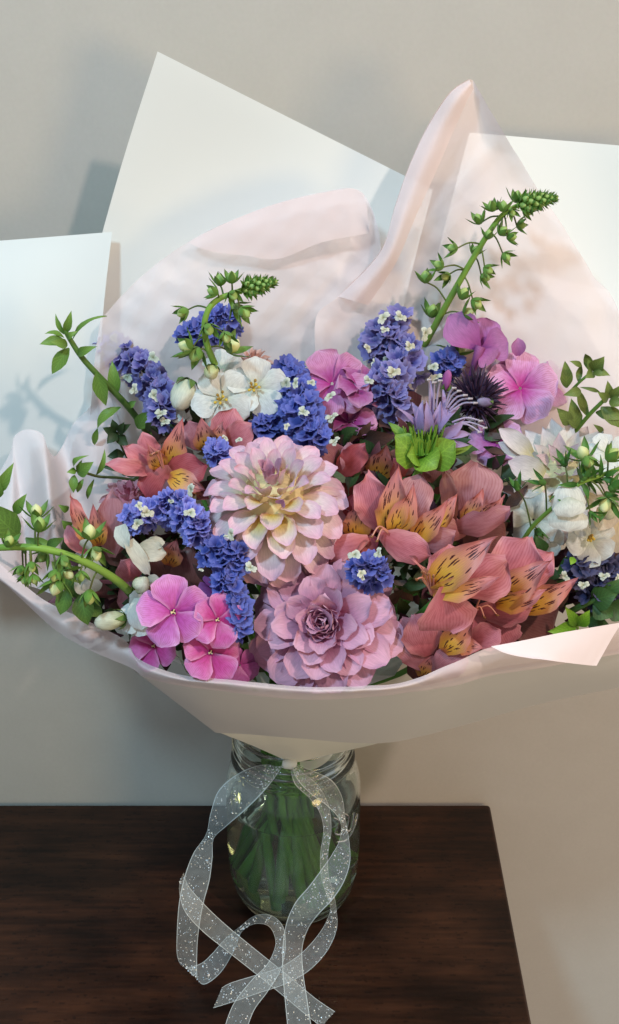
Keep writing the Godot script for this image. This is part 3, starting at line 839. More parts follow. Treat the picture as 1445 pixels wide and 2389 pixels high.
var bud_mesh := []
func make_buds() -> void:
	for k in 4:
		var m := M.new()
		var pod := [col("6f9440"), col("a8bf62"), col("c8cf8a")] if k < 3 else [col("a9b85c"), col("d9dc96"), col("e6e6b4")]
		if k == 1:
			pod = [col("7aa04c"), col("96b660"), col("acc678")]
		lathe(m, [Vector2(0, -0.05), Vector2(0.22, 0.0), Vector2(0.30, 0.18), Vector2(0.34, 0.38), Vector2(0.29, 0.58), Vector2(0.16, 0.72), Vector2(0, 0.84)], 10, Vector3.ZERO, Vector3.UP, func(v, _a): return ramp(pod, v))
		for i in 5:
			var a := TAU * i / 5 + k
			var d := Vector3(cos(a), 0, sin(a))
			var spread := 0.56 + 0.10 * k + rng.randf_range(-0.06, 0.12)
			petal(m, d * 0.14 + Vector3(0, -0.06, 0), d * spread + Vector3(0, 0.98 + rng.randf_range(-0.12, 0.12), 0), -d + Vector3(0, 0.2, 0), 0.25, {"prof": "pointed", "bend": -0.16, "curl": 0.2, "cup": 0.4, "ruf": 0.01, "cols": [col("5c8838"), col("6e9844"), col("6a9040"), col("58683a")], "nu": 5, "nv": 7})
		bud_mesh.append(m.mesh())
	var e := M.new()                                        # an open, spiky calyx whose flower has dropped
	lathe(e, [Vector2(0, -0.1), Vector2(0.16, -0.04), Vector2(0.22, 0.12), Vector2(0.2, 0.3), Vector2(0, 0.34)], 9, Vector3.ZERO, Vector3.UP, func(_v, _a): return col("4c7434"))
	for i in 5:
		var a := TAU * i / 5
		var d := Vector3(cos(a), 0, sin(a))
		petal(e, d * 0.12, d * (0.55 + 0.25 * sin(i * 2.7)) + Vector3(0, 0.95 + 0.2 * sin(i * 4.0), 0), -d + Vector3(0, 0.2, 0), 0.17, {"prof": "pointed", "bend": -0.1, "curl": 0.2, "cup": 0.4, "ruf": 0.02, "cols": [col("3e6a2a"), col("4c7a34"), col("4a6c30")], "nu": 4, "nv": 6})
	bud_mesh.append(e.mesh())

func bud_spike(t: Node3D, path: Array, r0: float, r1: float, buds: Array, tip: Array) -> void:
	# path: px, py, dz; buds: px, py, path position 0..1, mesh, size px
	var pts := []
	for p in path:
		pts.append(P(p[0], p[1], Z + p[2]))
	var s := mpp(pts[0])
	var m := M.new()
	tube(m, pts, r0 * s, r1 * s, 8, 40, col("86a84a"), col("86ac48"))
	put(t, "stalk", m, "stem")
	var c := 0
	for b in buds:
		var root: Vector3 = catmull(pts, b[2])
		var dzb := root.z + (0.006 if c % 3 else -0.006)
		var at := P(b[0], b[1], dzb)
		var out := (at - root)
		var dirn := (out.normalized() * 0.8 + toward(rng.randf_range(-0.3, 0.3), 0.45, 0.25) * 0.6).normalized()
		if b.size() > 5:
			dirn = toward(b[5], b[6], 0.3)
		var size: float = b[4] * s
		var bs := at - dirn * size * 0.4
		m = M.new()
		tube(m, [root, root.lerp(bs, 0.5) + Vector3(0, out.length() * 0.12, 0), bs], 0.00055, 0.00045, 5, 8, col("5f7a3a"), col("6a6a40"))
		put(t, "pedicel", m, "stem")
		use(t, "bud", bud_mesh[b[3]], "bud", bs, dirn, size, c * 1.7)
		c += 1
	if tip.size():                                          # packed young buds at the end: from px, py to px, py, radius px
		var a: Vector3 = pts[-1]
		var z := a.z
		var e := P(tip[0], tip[1], z + 0.004)
		var ax := (e - a).normalized()
		var bb := basis_y(ax)
		for i in 34:
			var f := i / 33.0
			var an := i * 2.399
			var rad := bb * Vector3(cos(an), 0, sin(an))
			var rr: float = tip[2] * s * sin(PI * (0.25 + 0.72 * f)) * 0.8
			use(t, "young_bud", bud_mesh[1], "bud", a.lerp(e, f * 0.93) + rad * rr * 0.4, (rad * (1.1 - f) + ax * 0.9), tip[2] * s * lerpf(0.95, 0.55, f), i)

func leaves(t: Node3D, list: Array, c: Array) -> void:      # base px, py, dz, tip px, py, dz, half width px, roll, bend
	for l in list:
		pp(t, "leaf", l[0], l[1], l[2], l[3], l[4], l[5], l[6], l[7], {"prof": "leaf", "bend": l[8], "cup": 0.25, "curl": 0.04, "ruf": 0.015, "cols": c, "nu": 7, "nv": 11}, "leaf")

func stalk(t: Node3D, path: Array, r0: float, r1: float, a := "4f7a35", b := "5f8a3c") -> void:
	var pts := []
	for p in path:
		pts.append(P(p[0], p[1], Z + p[2]))
	var m := M.new()
	tube(m, pts, r0 * mpp(pts[0]), r1 * mpp(pts[-1]), 8, 24, col(a), col(b))
	put(t, "stalk", m, "stem")

# alstroemeria petals: kind i (striped inner) / o (plain outer) / d (dusky outer) / r (red outer) / m (mauve), base px, py, dz, tip px, py, dz, half width px, roll, bend, cup
func alstro(label: String, px: float, py: float, dz: float, list: Array, stamens: Array, k := -1) -> Node3D:
	var t := bloom("alstroemeria_bloom", label, "alstroemeria", px, py, dz, "salmon alstroemeria blooms")
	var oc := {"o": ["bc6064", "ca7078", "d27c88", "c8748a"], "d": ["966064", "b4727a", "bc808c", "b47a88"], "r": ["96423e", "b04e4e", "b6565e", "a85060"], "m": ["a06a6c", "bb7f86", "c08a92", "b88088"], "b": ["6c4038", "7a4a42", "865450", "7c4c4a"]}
	var q := 0
	for l in list:
		var inner: bool = l[0] == "i" or l[0] == "j"
		var o := {"prof": "spat" if not inner else "pointed", "bend": l[9] * 0.8, "cup": l[10] * 0.6, "curl": 0.08, "ruf": 0.08, "edge_wave": 0.05, "nu": 9, "nv": 12}
		var mat := "rose_petal"
		o.edge = Color(0.84, 0.5, 0.46, 0.3) if l[0] == "o" else Color(0, 0, 0, 0)
		if inner:
			o.cols = [Color(1, 1, 1)] if l[0] == "i" else [Color(0.62, 0.5, 0.5)]
			mat = "striped_%d" % (q % 3)
		else:
			o.cols = cols(oc[l[0]])
			o.prof = "phlox" if l[7] > 55 else "round"
		pp(t, "striped_petal" if inner else "petal", l[1], l[2], l[3], l[4], l[5], l[6], l[7], l[8], o, mat)
		q += 1
	for s in stamens:
		var m := M.new()
		var a := P(s[0], s[1], Z + s[2])
		var e := P(s[3], s[4], Z + s[5])
		tube(m, [a, a.lerp(e, 0.55) + cu * 0.004, e], 0.0006, 0.0004, 5, 8, col("c47a6a"), col("d89a88"))
		lathe(m, [Vector2(0, -0.0016), Vector2(0.0008, 0), Vector2(0, 0.0016)], 6, e, e - a, func(_t, _a): return col("8a5a3a"))
		put(t, "stamen", m, "stem")
	if k >= 0:
		stem(t, px, py, -0.02, k)
	return t

func build_dahlias() -> void:
	# cream and pink dahlia in the middle
	rng.seed = 21
	var t := bloom("dahlia", "large cream dahlia with lilac petal tips and yellow bases, amid the bouquet", "dahlia", 640, 1190, 0.004)
	var c := P(643, 1184, Z - 0.016)
	var s := mpp(c)
	dahlia(t, c, toward(-0.08, 0.64, 0.76), 184 * s, 104, {"top": 120.0, "lean": 36.0, "w1": 0.23, "w0": 0.06, "l0": 0.24, "l1": 0.64, "dome": 0.62, "flat": 1.0, "cup": 0.34, "jit": 1.3, "curl": 0.05, "bend": 0.07, "prof": "soft", "ruf": 0.03, "cols": cols(["ecd8a4", "f0e0d0", "f2dfe0", "efcedb", "e4b2cc"]), "core_cols": cols(["e8c8d4", "d8a8c0", "a8749a"]), "core": 0.05, "edge": Color(0.86, 0.50, 0.66, 0.7),
		"pit": c + toward(0.06, -0.16, 1.0) * 112 * s, "pit_cols": cols(["d8b048", "e6c65c", "f0dc9c", "f2e0d4", "ecc4d4"])})
	pp(t, "curled_petal", 655, 1176, 0.020, 666, 1158, 0.026, 13, 0, {"prof": "round", "cup": 0.7, "curl": -0.2, "cols": cols(["e0a8c4", "d896bc", "dca0c4"])})
	stem(t, 640, 1200, -0.03, 1, 0.0024)

	# mauve dahlia at the front rim
	t = bloom("dahlia", "big mauve dahlia with broad loose petals, low at the front rim of the wrap", "dahlia", 745, 1470, -0.01)
	c = P(758, 1456, Z - 0.012)
	s = mpp(c)
	dahlia(t, c, toward(-0.16, 0.14, 1.0), 192 * s, 62, {"top": 92.0, "lean": 24.0, "flat": 0.55, "dome": 0.44, "w1": 0.26, "w0": 0.11, "l0": 0.32, "l1": 0.70, "p": 0.62, "jit": 2.0, "cup": 0.26, "curl": 0.05, "bend": 0.08, "prof": "blunt", "ruf": 0.05, "cols": cols(["c06c98", "d894b8", "e4aac8", "eab8d2"]), "core_cols": cols(["c878a2", "d690b4", "deaac6"]), "core": 0.13, "edge": Color(0.55, 0.28, 0.44, 0.3)})
	for i in 26:                                            # the tight curled heart
		var a := i * 2.399
		var r := 46.0 * sqrt(i / 26.0)
		var m := M.new()
		var b := c + basis_y(toward(-0.1, 0.12, 1)) * Vector3(cos(a) * r * s * 0.6, 56 * s, sin(a) * r * s * 0.6)
		var d := (basis_y(toward(-0.1, 0.12, 1)) * Vector3(cos(a) * (0.2 + r / 60.0), 0.9, sin(a) * (0.2 + r / 60.0))).normalized()
		petal(m, b, b + d * 40 * s, (basis_y(toward(-0.1, 0.12, 1)) * Vector3(-cos(a), 0.2, -sin(a))), 15 * s, {"prof": "round", "cup": 0.8, "curl": -0.35, "ruf": 0.06, "cols": cols(["cc78a4", "da98ba", "e2b4cc"])})
		put(t, "heart_petal", m, "petal")
	stem(t, 740, 1490, -0.04, 2, 0.0024)

	t = bloom("dahlia", "white dahlia blushed pink with pointed petals, at the right behind white blossoms", "dahlia", 1320, 1120, -0.012)
	c = P(1312, 1118, Z - 0.004)
	s = mpp(c)
	dahlia(t, c, toward(-0.2, 0.45, 0.85), 176 * s, 76, {"top": 114.0, "lean": 30.0, "w1": 0.19, "l1": 0.58, "cup": 0.4, "prof": "pointed", "cols": cols(["e4dcae", "eee6da", "efe4e2", "ecdce2"]), "core_cols": cols(["ecdcde", "ead4da", "e4c8d2"])})
	for f in [[1240, 1060, 0, 1165, 1000, 8, 22], [1245, 1075, 0, 1163, 1033, 6, 18], [1270, 1110, 4, 1186, 1078, 12, 30], [1270, 1130, 4, 1200, 1140, 10, 26], [1290, 1170, 4, 1225, 1190, 12, 34]]:
		pp(t, "front_petal", f[0], f[1], f[2] / 1000.0 + 0.016, f[3], f[4], f[5] / 1000.0 + 0.010, f[6], 0, {"prof": "dahlia", "bend": 0.1, "cup": 0.3, "cols": cols(["e6dca0", "eee6dc", "f0e4e4", "eadae2"])})
	stem(t, 1320, 1140, -0.03, 3, 0.0022)

	t = bloom("dahlia", "half hidden pale pink dahlia at the left, behind blue statice", "dahlia", 300, 1175, -0.022)
	c = P(305, 1180, Z - 0.004)
	s = mpp(c)
	dahlia(t, c, toward(-0.1, 0.7, 0.55), 95 * s, 46, {"cols": cols(["d88a9c", "dfa4b4", "e4b6c2"]), "core_cols": cols(["cc7c92", "c87890"])})
	t = bloom("dahlia", "small peach dahlia peeping out behind the white blossoms and the curled bud spike", "dahlia", 590, 850, 0.004)
	c = P(590, 856, Z)
	s = mpp(c)
	dahlia(t, c, toward(0.0, 0.8, 0.45), 66 * s, 40, {"prof": "pointed", "cols": cols(["d8a89c", "e2bcb2", "e6c6c0"]), "core_cols": cols(["d8a89c", "d8aaa4"])})

func build_alstroemerias() -> void:
	rng.seed = 5
	alstro("salmon alstroemeria with a wide round lower petal and a yellow streaked upper one, front right", 1045, 1380, 0.012, [
		["o", 1060, 1385, -0.008, 1182, 1312, -0.004, 62, 10, 0.10, 0.25], ["o", 1030, 1375, -0.012, 1050, 1275, -0.01, 44, 0, 0.1, 0.2],
		["o", 1035, 1368, 0.012, 1046, 1480, 0.008, 72, -4, 0.10, -0.08], ["i", 1005, 1372, 0.006, 1158, 1252, 0.012, 44, -14, 0.14, 0.45], ["i", 1008, 1380, 0.008, 1165, 1350, 0.018, 30, 14, 0.12, 0.45], ["i", 1008, 1385, 0.002, 966, 1296, 0.002, 14, 40, 0.06, 0.5]],
		[[1005, 1385, 0.006, 985, 1335, 0.012], [1008, 1385, 0.006, 998, 1340, 0.016], [1008, 1388, 0.006, 972, 1352, 0.012], [1012, 1385, 0.006, 1012, 1345, 0.018]], 4)
	alstro("salmon alstroemeria with orange yellow streaked petals, rightmost of the front ones", 1230, 1370, 0.006, [
		["o", 1160, 1390, -0.008, 1232, 1258, -0.006, 62, 0, 0.12, 0.2], ["o", 1180, 1385, -0.006, 1290, 1290, -0.008, 40, 0, 0.10, 0.2], ["b", 1180, 1440, -0.012, 1300, 1480, -0.016, 62, 0, 0.1, 0.1],
		["i", 1152, 1405, 0.002, 1285, 1308, 0.010, 42, -8, 0.14, 0.45], ["i", 1155, 1408, 0.006, 1274, 1380, 0.014, 30, 18, 0.12, 0.45], ["i", 1222, 1425, -0.002, 1348, 1352, 0.002, 32, 0, 0.1, 0.25],
		["o", 1110, 1425, 0.0, 1242, 1422, 0.008, 40, 25, 0.12, -0.2], ["o", 1150, 1440, -0.002, 1190, 1512, 0.004, 46, 0, 0.12, -0.1], ["o", 1095, 1420, -0.004, 1120, 1500, 0.0, 40, 0, 0.1, 0.0]],
		[[1110, 1420, 0.01, 1135, 1400, 0.016], [1112, 1424, 0.01, 1160, 1435, 0.014], [1108, 1424, 0.01, 1130, 1440, 0.014]], 5)
	alstro("dusky salmon alstroemeria low at the rim, right of the mauve dahlia", 1040, 1510, -0.004, [
		["d", 1000, 1560, -0.004, 940, 1450, 0.0, 48, 0, 0.1, 0.1], ["o", 1000, 1530, 0.0, 968, 1440, 0.004, 46, 0, 0.1, -0.1], ["i", 1035, 1520, 0.004, 1105, 1448, 0.006, 34, 0, 0.1, 0.2], ["i", 1055, 1500, 0.002, 1128, 1512, 0.006, 24, 0, 0.1, 0.2],
		["o", 1100, 1500, -0.004, 1165, 1470, 0.0, 34, 0, 0.1, 0.1], ["d", 1010, 1570, 0.0, 1085, 1520, 0.006, 38, 0, 0.1, -0.1], ["j", 985, 1580, -0.004, 1010, 1530, 0.0, 26, 0, 0.1, 0.2], ["b", 950, 1560, -0.012, 1080, 1560, -0.012, 50, 0, 0.1, 0.1]], [])
	alstro("upright salmon alstroemeria with an orange streaked petal, just right of the cream dahlia", 905, 1190, 0.004, [
		["r", 830, 1280, -0.012, 850, 1140, -0.014, 48, 0, 0.1, 0.1], ["o", 895, 1240, -0.004, 856, 1112, 0.0, 46, -10, 0.1, 0.15], ["i", 905, 1245, 0.0, 930, 1092, 0.004, 38, 0, 0.12, 0.3], ["i", 915, 1245, 0.002, 968, 1132, 0.004, 34, 15, 0.12, 0.3],
		["m", 930, 1240, -0.012, 985, 1110, -0.016, 46, 0, 0.1, 0.1], ["o", 885, 1245, 0.004, 1005, 1300, 0.012, 38, 15, 0.14, -0.3], ["o", 860, 1255, 0.0, 748, 1296, 0.004, 30, 0, 0.12, -0.2], ["j", 830, 1260, -0.004, 838, 1170, -0.004, 34, 0, 0.1, 0.2], ["r", 810, 1250, -0.004, 880, 1290, 0.0, 34, 0, 0.1, 0.2]],
		[[905, 1240, 0.008, 868, 1252, 0.014], [905, 1243, 0.008, 880, 1262, 0.014]], 6)
	alstro("small alstroemeria with one yellow streaked petal between two larger blooms", 1000, 1210, 0.002, [
		["b", 950, 1260, -0.008, 945, 1185, -0.008, 26, 0, 0.1, 0.2], ["i", 962, 1268, 0.002, 1045, 1168, 0.006, 29, 0, 0.12, 0.3], ["i", 1010, 1240, -0.006, 1068, 1150, -0.006, 22, 0, 0.1, 0.3], ["m", 965, 1265, 0.0, 1060, 1250, 0.008, 34, 20, 0.14, -0.3], ["b", 1055, 1230, -0.014, 1040, 1100, -0.014, 20, 0, 0.1, 0.3]], [])
	alstro("mauve pink alstroemeria with a broad rounded back petal, left of the white dahlia", 1100, 1190, -0.002, [
		["m", 1090, 1230, -0.006, 1112, 1082, -0.01, 66, 0, 0.1, 0.1], ["i", 1088, 1232, 0.0, 1125, 1142, 0.002, 26, -10, 0.1, 0.3], ["i", 1095, 1232, 0.002, 1178, 1160, 0.004, 28, 10, 0.12, 0.35], ["d", 1050, 1235, 0.004, 1190, 1195, 0.012, 34, 30, 0.14, -0.3], ["d", 1090, 1245, 0.002, 1000, 1222, 0.01, 34, -20, 0.14, -0.3], ["b", 1080, 1250, -0.008, 1190, 1270, -0.01, 50, 0, 0.1, 0.1]], [], 7)
	alstro("dark red alstroemeria opening towards the left, under the white blossoms", 370, 1085, 0.004, [
		["i", 392, 1098, 0.0, 425, 980, 0.006, 30, 10, 0.1, 0.3], ["o", 372, 1085, 0.0, 332, 1012, 0.002, 24, 0, 0.1, 0.2], ["o", 368, 1090, 0.0, 292, 1042, 0.006, 22, 0, 0.12, 0.2], ["i", 380, 1092, 0.004, 345, 1040, 0.012, 24, 0, 0.1, 0.3], ["o", 360, 1102, 0.004, 250, 1082, 0.014, 20, 10, 0.12, 0.2],
		["r", 385, 1115, 0.004, 478, 1085, 0.01, 40, 0, 0.12, 0.15], ["r", 395, 1080, 0.004, 340, 1160, 0.012, 42, 0, 0.12, -0.15], ["b", 400, 1110, -0.01, 440, 1150, -0.01, 50, 0, 0.1, 0.1]],
		[[380, 1092, 0.012, 352, 1062, 0.02], [382, 1092, 0.012, 366, 1056, 0.02]], 8)
	alstro("orange streaked alstroemeria directly beneath the white blossoms", 500, 1020, 0.0, [
		["o", 510, 1050, -0.006, 545, 955, -0.008, 38, 0, 0.1, 0.1], ["o", 530, 1040, -0.004, 585, 992, -0.002, 32, 0, 0.1, 0.1], ["i", 488, 1052, 0.0, 470, 978, 0.006, 30, 0, 0.12, 0.3], ["i", 500, 1048, 0.0, 520, 985, 0.002, 24, 0, 0.12, 0.3], ["d", 470, 1050, -0.008, 440, 985, -0.008, 30, 0, 0.1, 0.1]], [])
	alstro("tan streaked alstroemeria petals squeezed between the cream dahlia and blue statice", 430, 1120, 0.002, [
		["i", 395, 1112, 0.0, 478, 1142, 0.008, 30, 0, 0.1, 0.2], ["d", 395, 1118, -0.004, 420, 1175, 0.0, 32, 0, 0.1, 0.1], ["j", 430, 1130, 0.0, 490, 1165, 0.002, 22, 0, 0.1, 0.2]], [])
	alstro("rosy alstroemeria with an orange streaked pointed petal, leftmost of them all", 225, 1230, 0.006, [
		["m", 262, 1300, -0.002, 262, 1150, 0.0, 32, 0, 0.1, 0.3], ["i", 228, 1275, 0.002, 163, 1160, 0.008, 26, -10, 0.1, 0.3], ["i", 232, 1272, 0.004, 218, 1182, 0.01, 24, 10, 0.1, 0.3], ["o", 205, 1290, 0.0, 158, 1228, 0.0, 26, 0, 0.1, 0.2], ["m", 270, 1290, -0.004, 296, 1190, -0.004, 28, 0, 0.1, 0.2], ["b", 250, 1310, -0.008, 300, 1260, -0.01, 44, 0, 0.1, 0.1], ["b", 240, 1330, -0.01, 250, 1400, -0.01, 44, 0, 0.1, 0.1]], [], 9)
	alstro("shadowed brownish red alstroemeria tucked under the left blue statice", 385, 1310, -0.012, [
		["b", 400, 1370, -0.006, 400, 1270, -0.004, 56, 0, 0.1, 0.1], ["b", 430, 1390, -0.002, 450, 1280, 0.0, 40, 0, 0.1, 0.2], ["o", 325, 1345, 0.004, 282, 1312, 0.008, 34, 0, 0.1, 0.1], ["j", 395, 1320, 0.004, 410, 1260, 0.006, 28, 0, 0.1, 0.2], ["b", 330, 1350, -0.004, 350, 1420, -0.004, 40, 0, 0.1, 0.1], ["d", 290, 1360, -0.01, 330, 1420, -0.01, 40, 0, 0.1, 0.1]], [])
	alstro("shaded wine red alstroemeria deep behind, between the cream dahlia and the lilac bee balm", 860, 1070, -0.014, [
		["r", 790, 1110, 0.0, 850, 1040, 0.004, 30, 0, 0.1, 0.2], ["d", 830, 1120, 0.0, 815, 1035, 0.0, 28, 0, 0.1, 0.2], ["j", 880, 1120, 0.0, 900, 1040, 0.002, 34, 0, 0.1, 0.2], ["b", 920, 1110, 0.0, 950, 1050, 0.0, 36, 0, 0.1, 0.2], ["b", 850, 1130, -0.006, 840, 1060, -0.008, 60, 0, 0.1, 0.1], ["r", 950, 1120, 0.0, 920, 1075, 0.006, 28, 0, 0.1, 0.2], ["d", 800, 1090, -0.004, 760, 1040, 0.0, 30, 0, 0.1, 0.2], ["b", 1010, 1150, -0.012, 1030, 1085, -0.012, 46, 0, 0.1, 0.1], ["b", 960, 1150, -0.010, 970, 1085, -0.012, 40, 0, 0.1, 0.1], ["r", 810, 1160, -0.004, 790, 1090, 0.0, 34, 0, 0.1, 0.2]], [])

func build_phlox() -> void:
	rng.seed = 9
	var mag := {"cols": cols(["b02c86", "c850b0", "cf62bc", "d272c4", "d47cc8"]), "eye": col("4a1038"), "w": 0.56, "edge": Color(0.92, 0.62, 0.88, 0.45)}
	var hot := {"cols": cols(["b02474", "cc3c94", "d050a4", "d060b0"]), "eye": col("4a1038"), "w": 0.56, "edge": Color(0.92, 0.62, 0.88, 0.4)}
	var t := bloom("phlox_head", "bright magenta phlox head with several open flowers, at the lower left rim", "phlox", 430, 1460, 0.0, "phlox heads")
	rosette(t, "flower", 512, 1390, -0.018, 62, toward(0.3, 0.5, 0.6), 30, {"cols": cols(["9a3c98", "b25cb4", "b878c4"]), "w": 0.55})
	rosette(t, "flower", 360, 1508, -0.014, 62, toward(-0.2, 0.25, 1), 60, hot)
	rosette(t, "flower", 405, 1428, 0.008, 84, toward(0.05, 0.12, 1), 12, mag)
	rosette(t, "flower", 508, 1446, 0.010, 66, toward(0.1, 0.1, 1), 40, hot)
	rosette(t, "flower", 492, 1522, 0.012, 74, toward(0.05, 0.05, 1), 20, hot)
	rosette(t, "flower", 560, 1552, -0.008, 48, toward(0.4, -0.1, 1), 0, {"cols": cols(["c048a0", "cc6cb8", "d48cc8"]), "w": 0.55})
	stem(t, 430, 1480, -0.03, 10)
	var pink := {"cols": cols(["c22c92", "cc62b0", "d68abe", "dc98c6"]), "w": 0.56, "cup": 0.06, "curl": 0.12, "ruf": 0.09, "edge": Color(0.92, 0.66, 0.84, 0.3)}
	var deep := {"cols": cols(["8c2070", "a8408c", "b45ca0", "c078b0"]), "w": 0.56, "cup": 0.2, "curl": 0.2, "ruf": 0.12, "edge": Color(0.85, 0.55, 0.75, 0.4)}
	t = bloom("phlox_head", "pink phlox head with frilled petals, at the top between two blue statice sprigs", "phlox", 790, 910, -0.006, "phlox heads")
	rosette(t, "flower", 775, 895, 0.0, 92, toward(-0.05, 0.25, 1), -90 + 12, pink)
	rosette(t, "flower", 838, 905, 0.006, 62, toward(0.3, 0.35, 0.7), 10, deep)
	rosette(t, "flower", 815, 985, 0.008, 66, toward(-0.1, 0.4, 0.7), 50, deep)
	rosette(t, "flower", 870, 975, 0.002, 62, toward(0.1, 0.3, 0.7), 20, deep)
	rosette(t, "flower", 800, 1040, -0.004, 62, toward(-0.1, 0.3, 0.7), 20, {"cols": cols(["4c1c44", "6c2c5c", "7c3868"]), "w": 0.56})
	rosette(t, "flower", 890, 1030, -0.004, 58, toward(-0.1, 0.3, 0.7), 20, {"cols": cols(["4c1c54", "5c2c6c", "6c4888"]), "w": 0.56})
	stem(t, 800, 960, -0.03, 11)
	t = bloom("phlox_head", "tall pink phlox head at the right, one flower seen from behind", "phlox", 1190, 880, 0.0, "phlox heads")
	var bk := {"prof": "phlox", "bend": 0.12, "cup": 0.15, "curl": 0.1, "cols": cols(["a84c98", "b866a8", "c07cb6", "b878b0"]), "ruf": 0.05}
	for q in [[1120, 815, 0.004, 1048, 738, 0.0, 42, -10], [1122, 812, 0.0, 1130, 740, -0.008, 40, 0], [1125, 815, 0.004, 1185, 795, 0.004, 40, 10], [1122, 818, 0.008, 1150, 845, 0.012, 30, 0]]:
		pp(t, "petal", q[0], q[1], q[2], q[3], q[4], q[5], q[6], q[7], bk)
	var m := M.new()
	tube(m, [P(1121, 808, Z + 0.008), P(1112, 835, Z + 0.010), P(1098, 880, Z + 0.006)], 12 * mpp(P(1120, 800, Z)), 6 * mpp(P(1120, 800, Z)), 10, 10, col("b468a4"), col("96508c"))
	put(t, "flower_tube", m, "petal")
	rosette(t, "flower", 1135, 865, -0.014, 62, toward(-0.1, 0.2, 1), 40, {"cols": cols(["8c3c78", "a05c8c", "b0749c"]), "w": 0.56})
	rosette(t, "flower", 1285, 895, -0.010, 56, toward(0.5, 0.2, 0.7), 40, {"cols": cols(["c46cb0", "d098c8", "d8b4d8"]), "w": 0.55, "mat": "thin_petal"})
	rosette(t, "flower", 1214, 906, 0.006, 90, toward(-0.05, 0.12, 1), 22, {"cols": cols(["c81c90", "d45cb4", "e094cc", "e6a8d6", "e8b4dc"]), "w": 0.56, "curl": 0.12, "ruf": 0.06, "edge": Color(0.9, 0.66, 0.86, 0.3)})
	pp(t, "petal", 1208, 830, 0.002, 1208, 788, 0.002, 17, 0, {"prof": "round", "cup": 0.5, "cols": cols(["c870b0", "d490c4"])})
	rosette(t, "flower", 1160, 1034, 0.030, 68, toward(-0.25, 0.3, 0.8), 60, {"cols": cols(["a828a0", "c070bc", "d098d0", "d8a8d8"]), "w": 0.58, "curl": 0.15, "ruf": 0.08, "edge": Color(0.88, 0.6, 0.85, 0.3)})
	stem(t, 1190, 900, -0.03, 12)

func build_statice() -> void:
	rng.seed = 33
	make_floret()
	make_calyxes("violet", "4c4460", "625ca0", "9690c8")
	make_calyxes("blue", "383c60", "4e58a8", "787eca")
	make_calyxes("bright", "4e4c78", "6668bc", "9898e2")
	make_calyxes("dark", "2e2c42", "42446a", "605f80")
	statice("long blue statice sprig at the upper left, slanting down beside the leafy stem", "violet", [[248, 802, 42], [310, 838, 46], [352, 880, 48], [378, 930, 40], [388, 975, 34]], 58, [[266, 790], [297, 880], [314, 908], [360, 924], [376, 966], [385, 985], [358, 835]], 22, 13, 0.002)
	statice("blue statice sprig at the top, behind the curled green bud spike", "blue", [[440, 785, 32], [490, 765, 42], [540, 740, 40]], 30, [[500, 705, 10]], 22, -1, 0.014)
	statice("tall deep blue statice sprig above the cream dahlia, left of the pink phlox", "blue", [[672, 862, 42], [700, 920, 56], [712, 975, 60], [742, 1028, 38]], 64, [[690, 895], [668, 893], [770, 925], [708, 962], [775, 975], [668, 995, 10], [782, 1030], [727, 892, 10]], 23, 14, 0.004)
	statice("blue statice sprig with many white florets, top centre beside the tall green bud spike", "violet", [[925, 758, 52], [905, 800, 58], [955, 835, 52], [900, 905, 58], [930, 940, 34]], 72, [[894, 742, 17], [934, 740, 17], [992, 778, 18], [956, 808, 15], [858, 812, 13], [898, 770, 11], [878, 850, 17], [905, 840, 16], [918, 868, 16], [1012, 856, 14], [860, 888, 14]], 24, 15, 0.004)
	statice("small blue statice tuft right of the top centre sprig, behind the bee balm", "blue", [[1040, 850, 38], [1055, 845, 30]], 14, [[1005, 885, 14], [1018, 880, 14]], 22, -1, -0.008)
	statice("bright violet blue statice sprig left of the cream dahlia", "bright", [[310, 1212, 34], [360, 1195, 42], [420, 1180, 48], [450, 1215, 44], [470, 1250, 30]], 56, [[343, 1196, 16], [320, 1222, 15], [325, 1182, 13], [444, 1196, 16], [446, 1142, 15], [400, 1170, 8]], 21, 16, 0.008)
	statice("deep blue statice sprig below the cream dahlia, beside the magenta phlox", "blue", [[500, 1290, 46], [550, 1300, 44], [530, 1350, 40], [550, 1400, 36], [562, 1470, 28]], 52, [[540, 1246, 16], [585, 1325, 17], [530, 1252, 9], [470, 1330, 7]], 22, 17, 0.002)
	statice("small deep blue statice cluster above the right of the mauve dahlia", "blue", [[838, 1330, 38], [872, 1325, 40], [880, 1345, 36]], 28, [[828, 1294, 15], [884, 1290, 14], [842, 1338, 13], [845, 1345, 9]], 22, 18, 0.0)
	statice("small blue statice tuft against the left top of the cream dahlia", "bright", [[505, 1050, 26], [520, 1060, 34]], 14, [[526, 1022, 9], [558, 1026, 9]], 20, -1, 0.002)
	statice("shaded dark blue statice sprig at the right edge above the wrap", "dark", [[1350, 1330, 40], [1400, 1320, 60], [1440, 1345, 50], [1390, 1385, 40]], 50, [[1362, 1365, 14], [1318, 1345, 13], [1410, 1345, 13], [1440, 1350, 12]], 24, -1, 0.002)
	statice("dark blue statice tuft in shade under the tall blue sprig", "blue", [[610, 1000, 34], [640, 985, 40]], 18, [], 22, -1, -0.012)

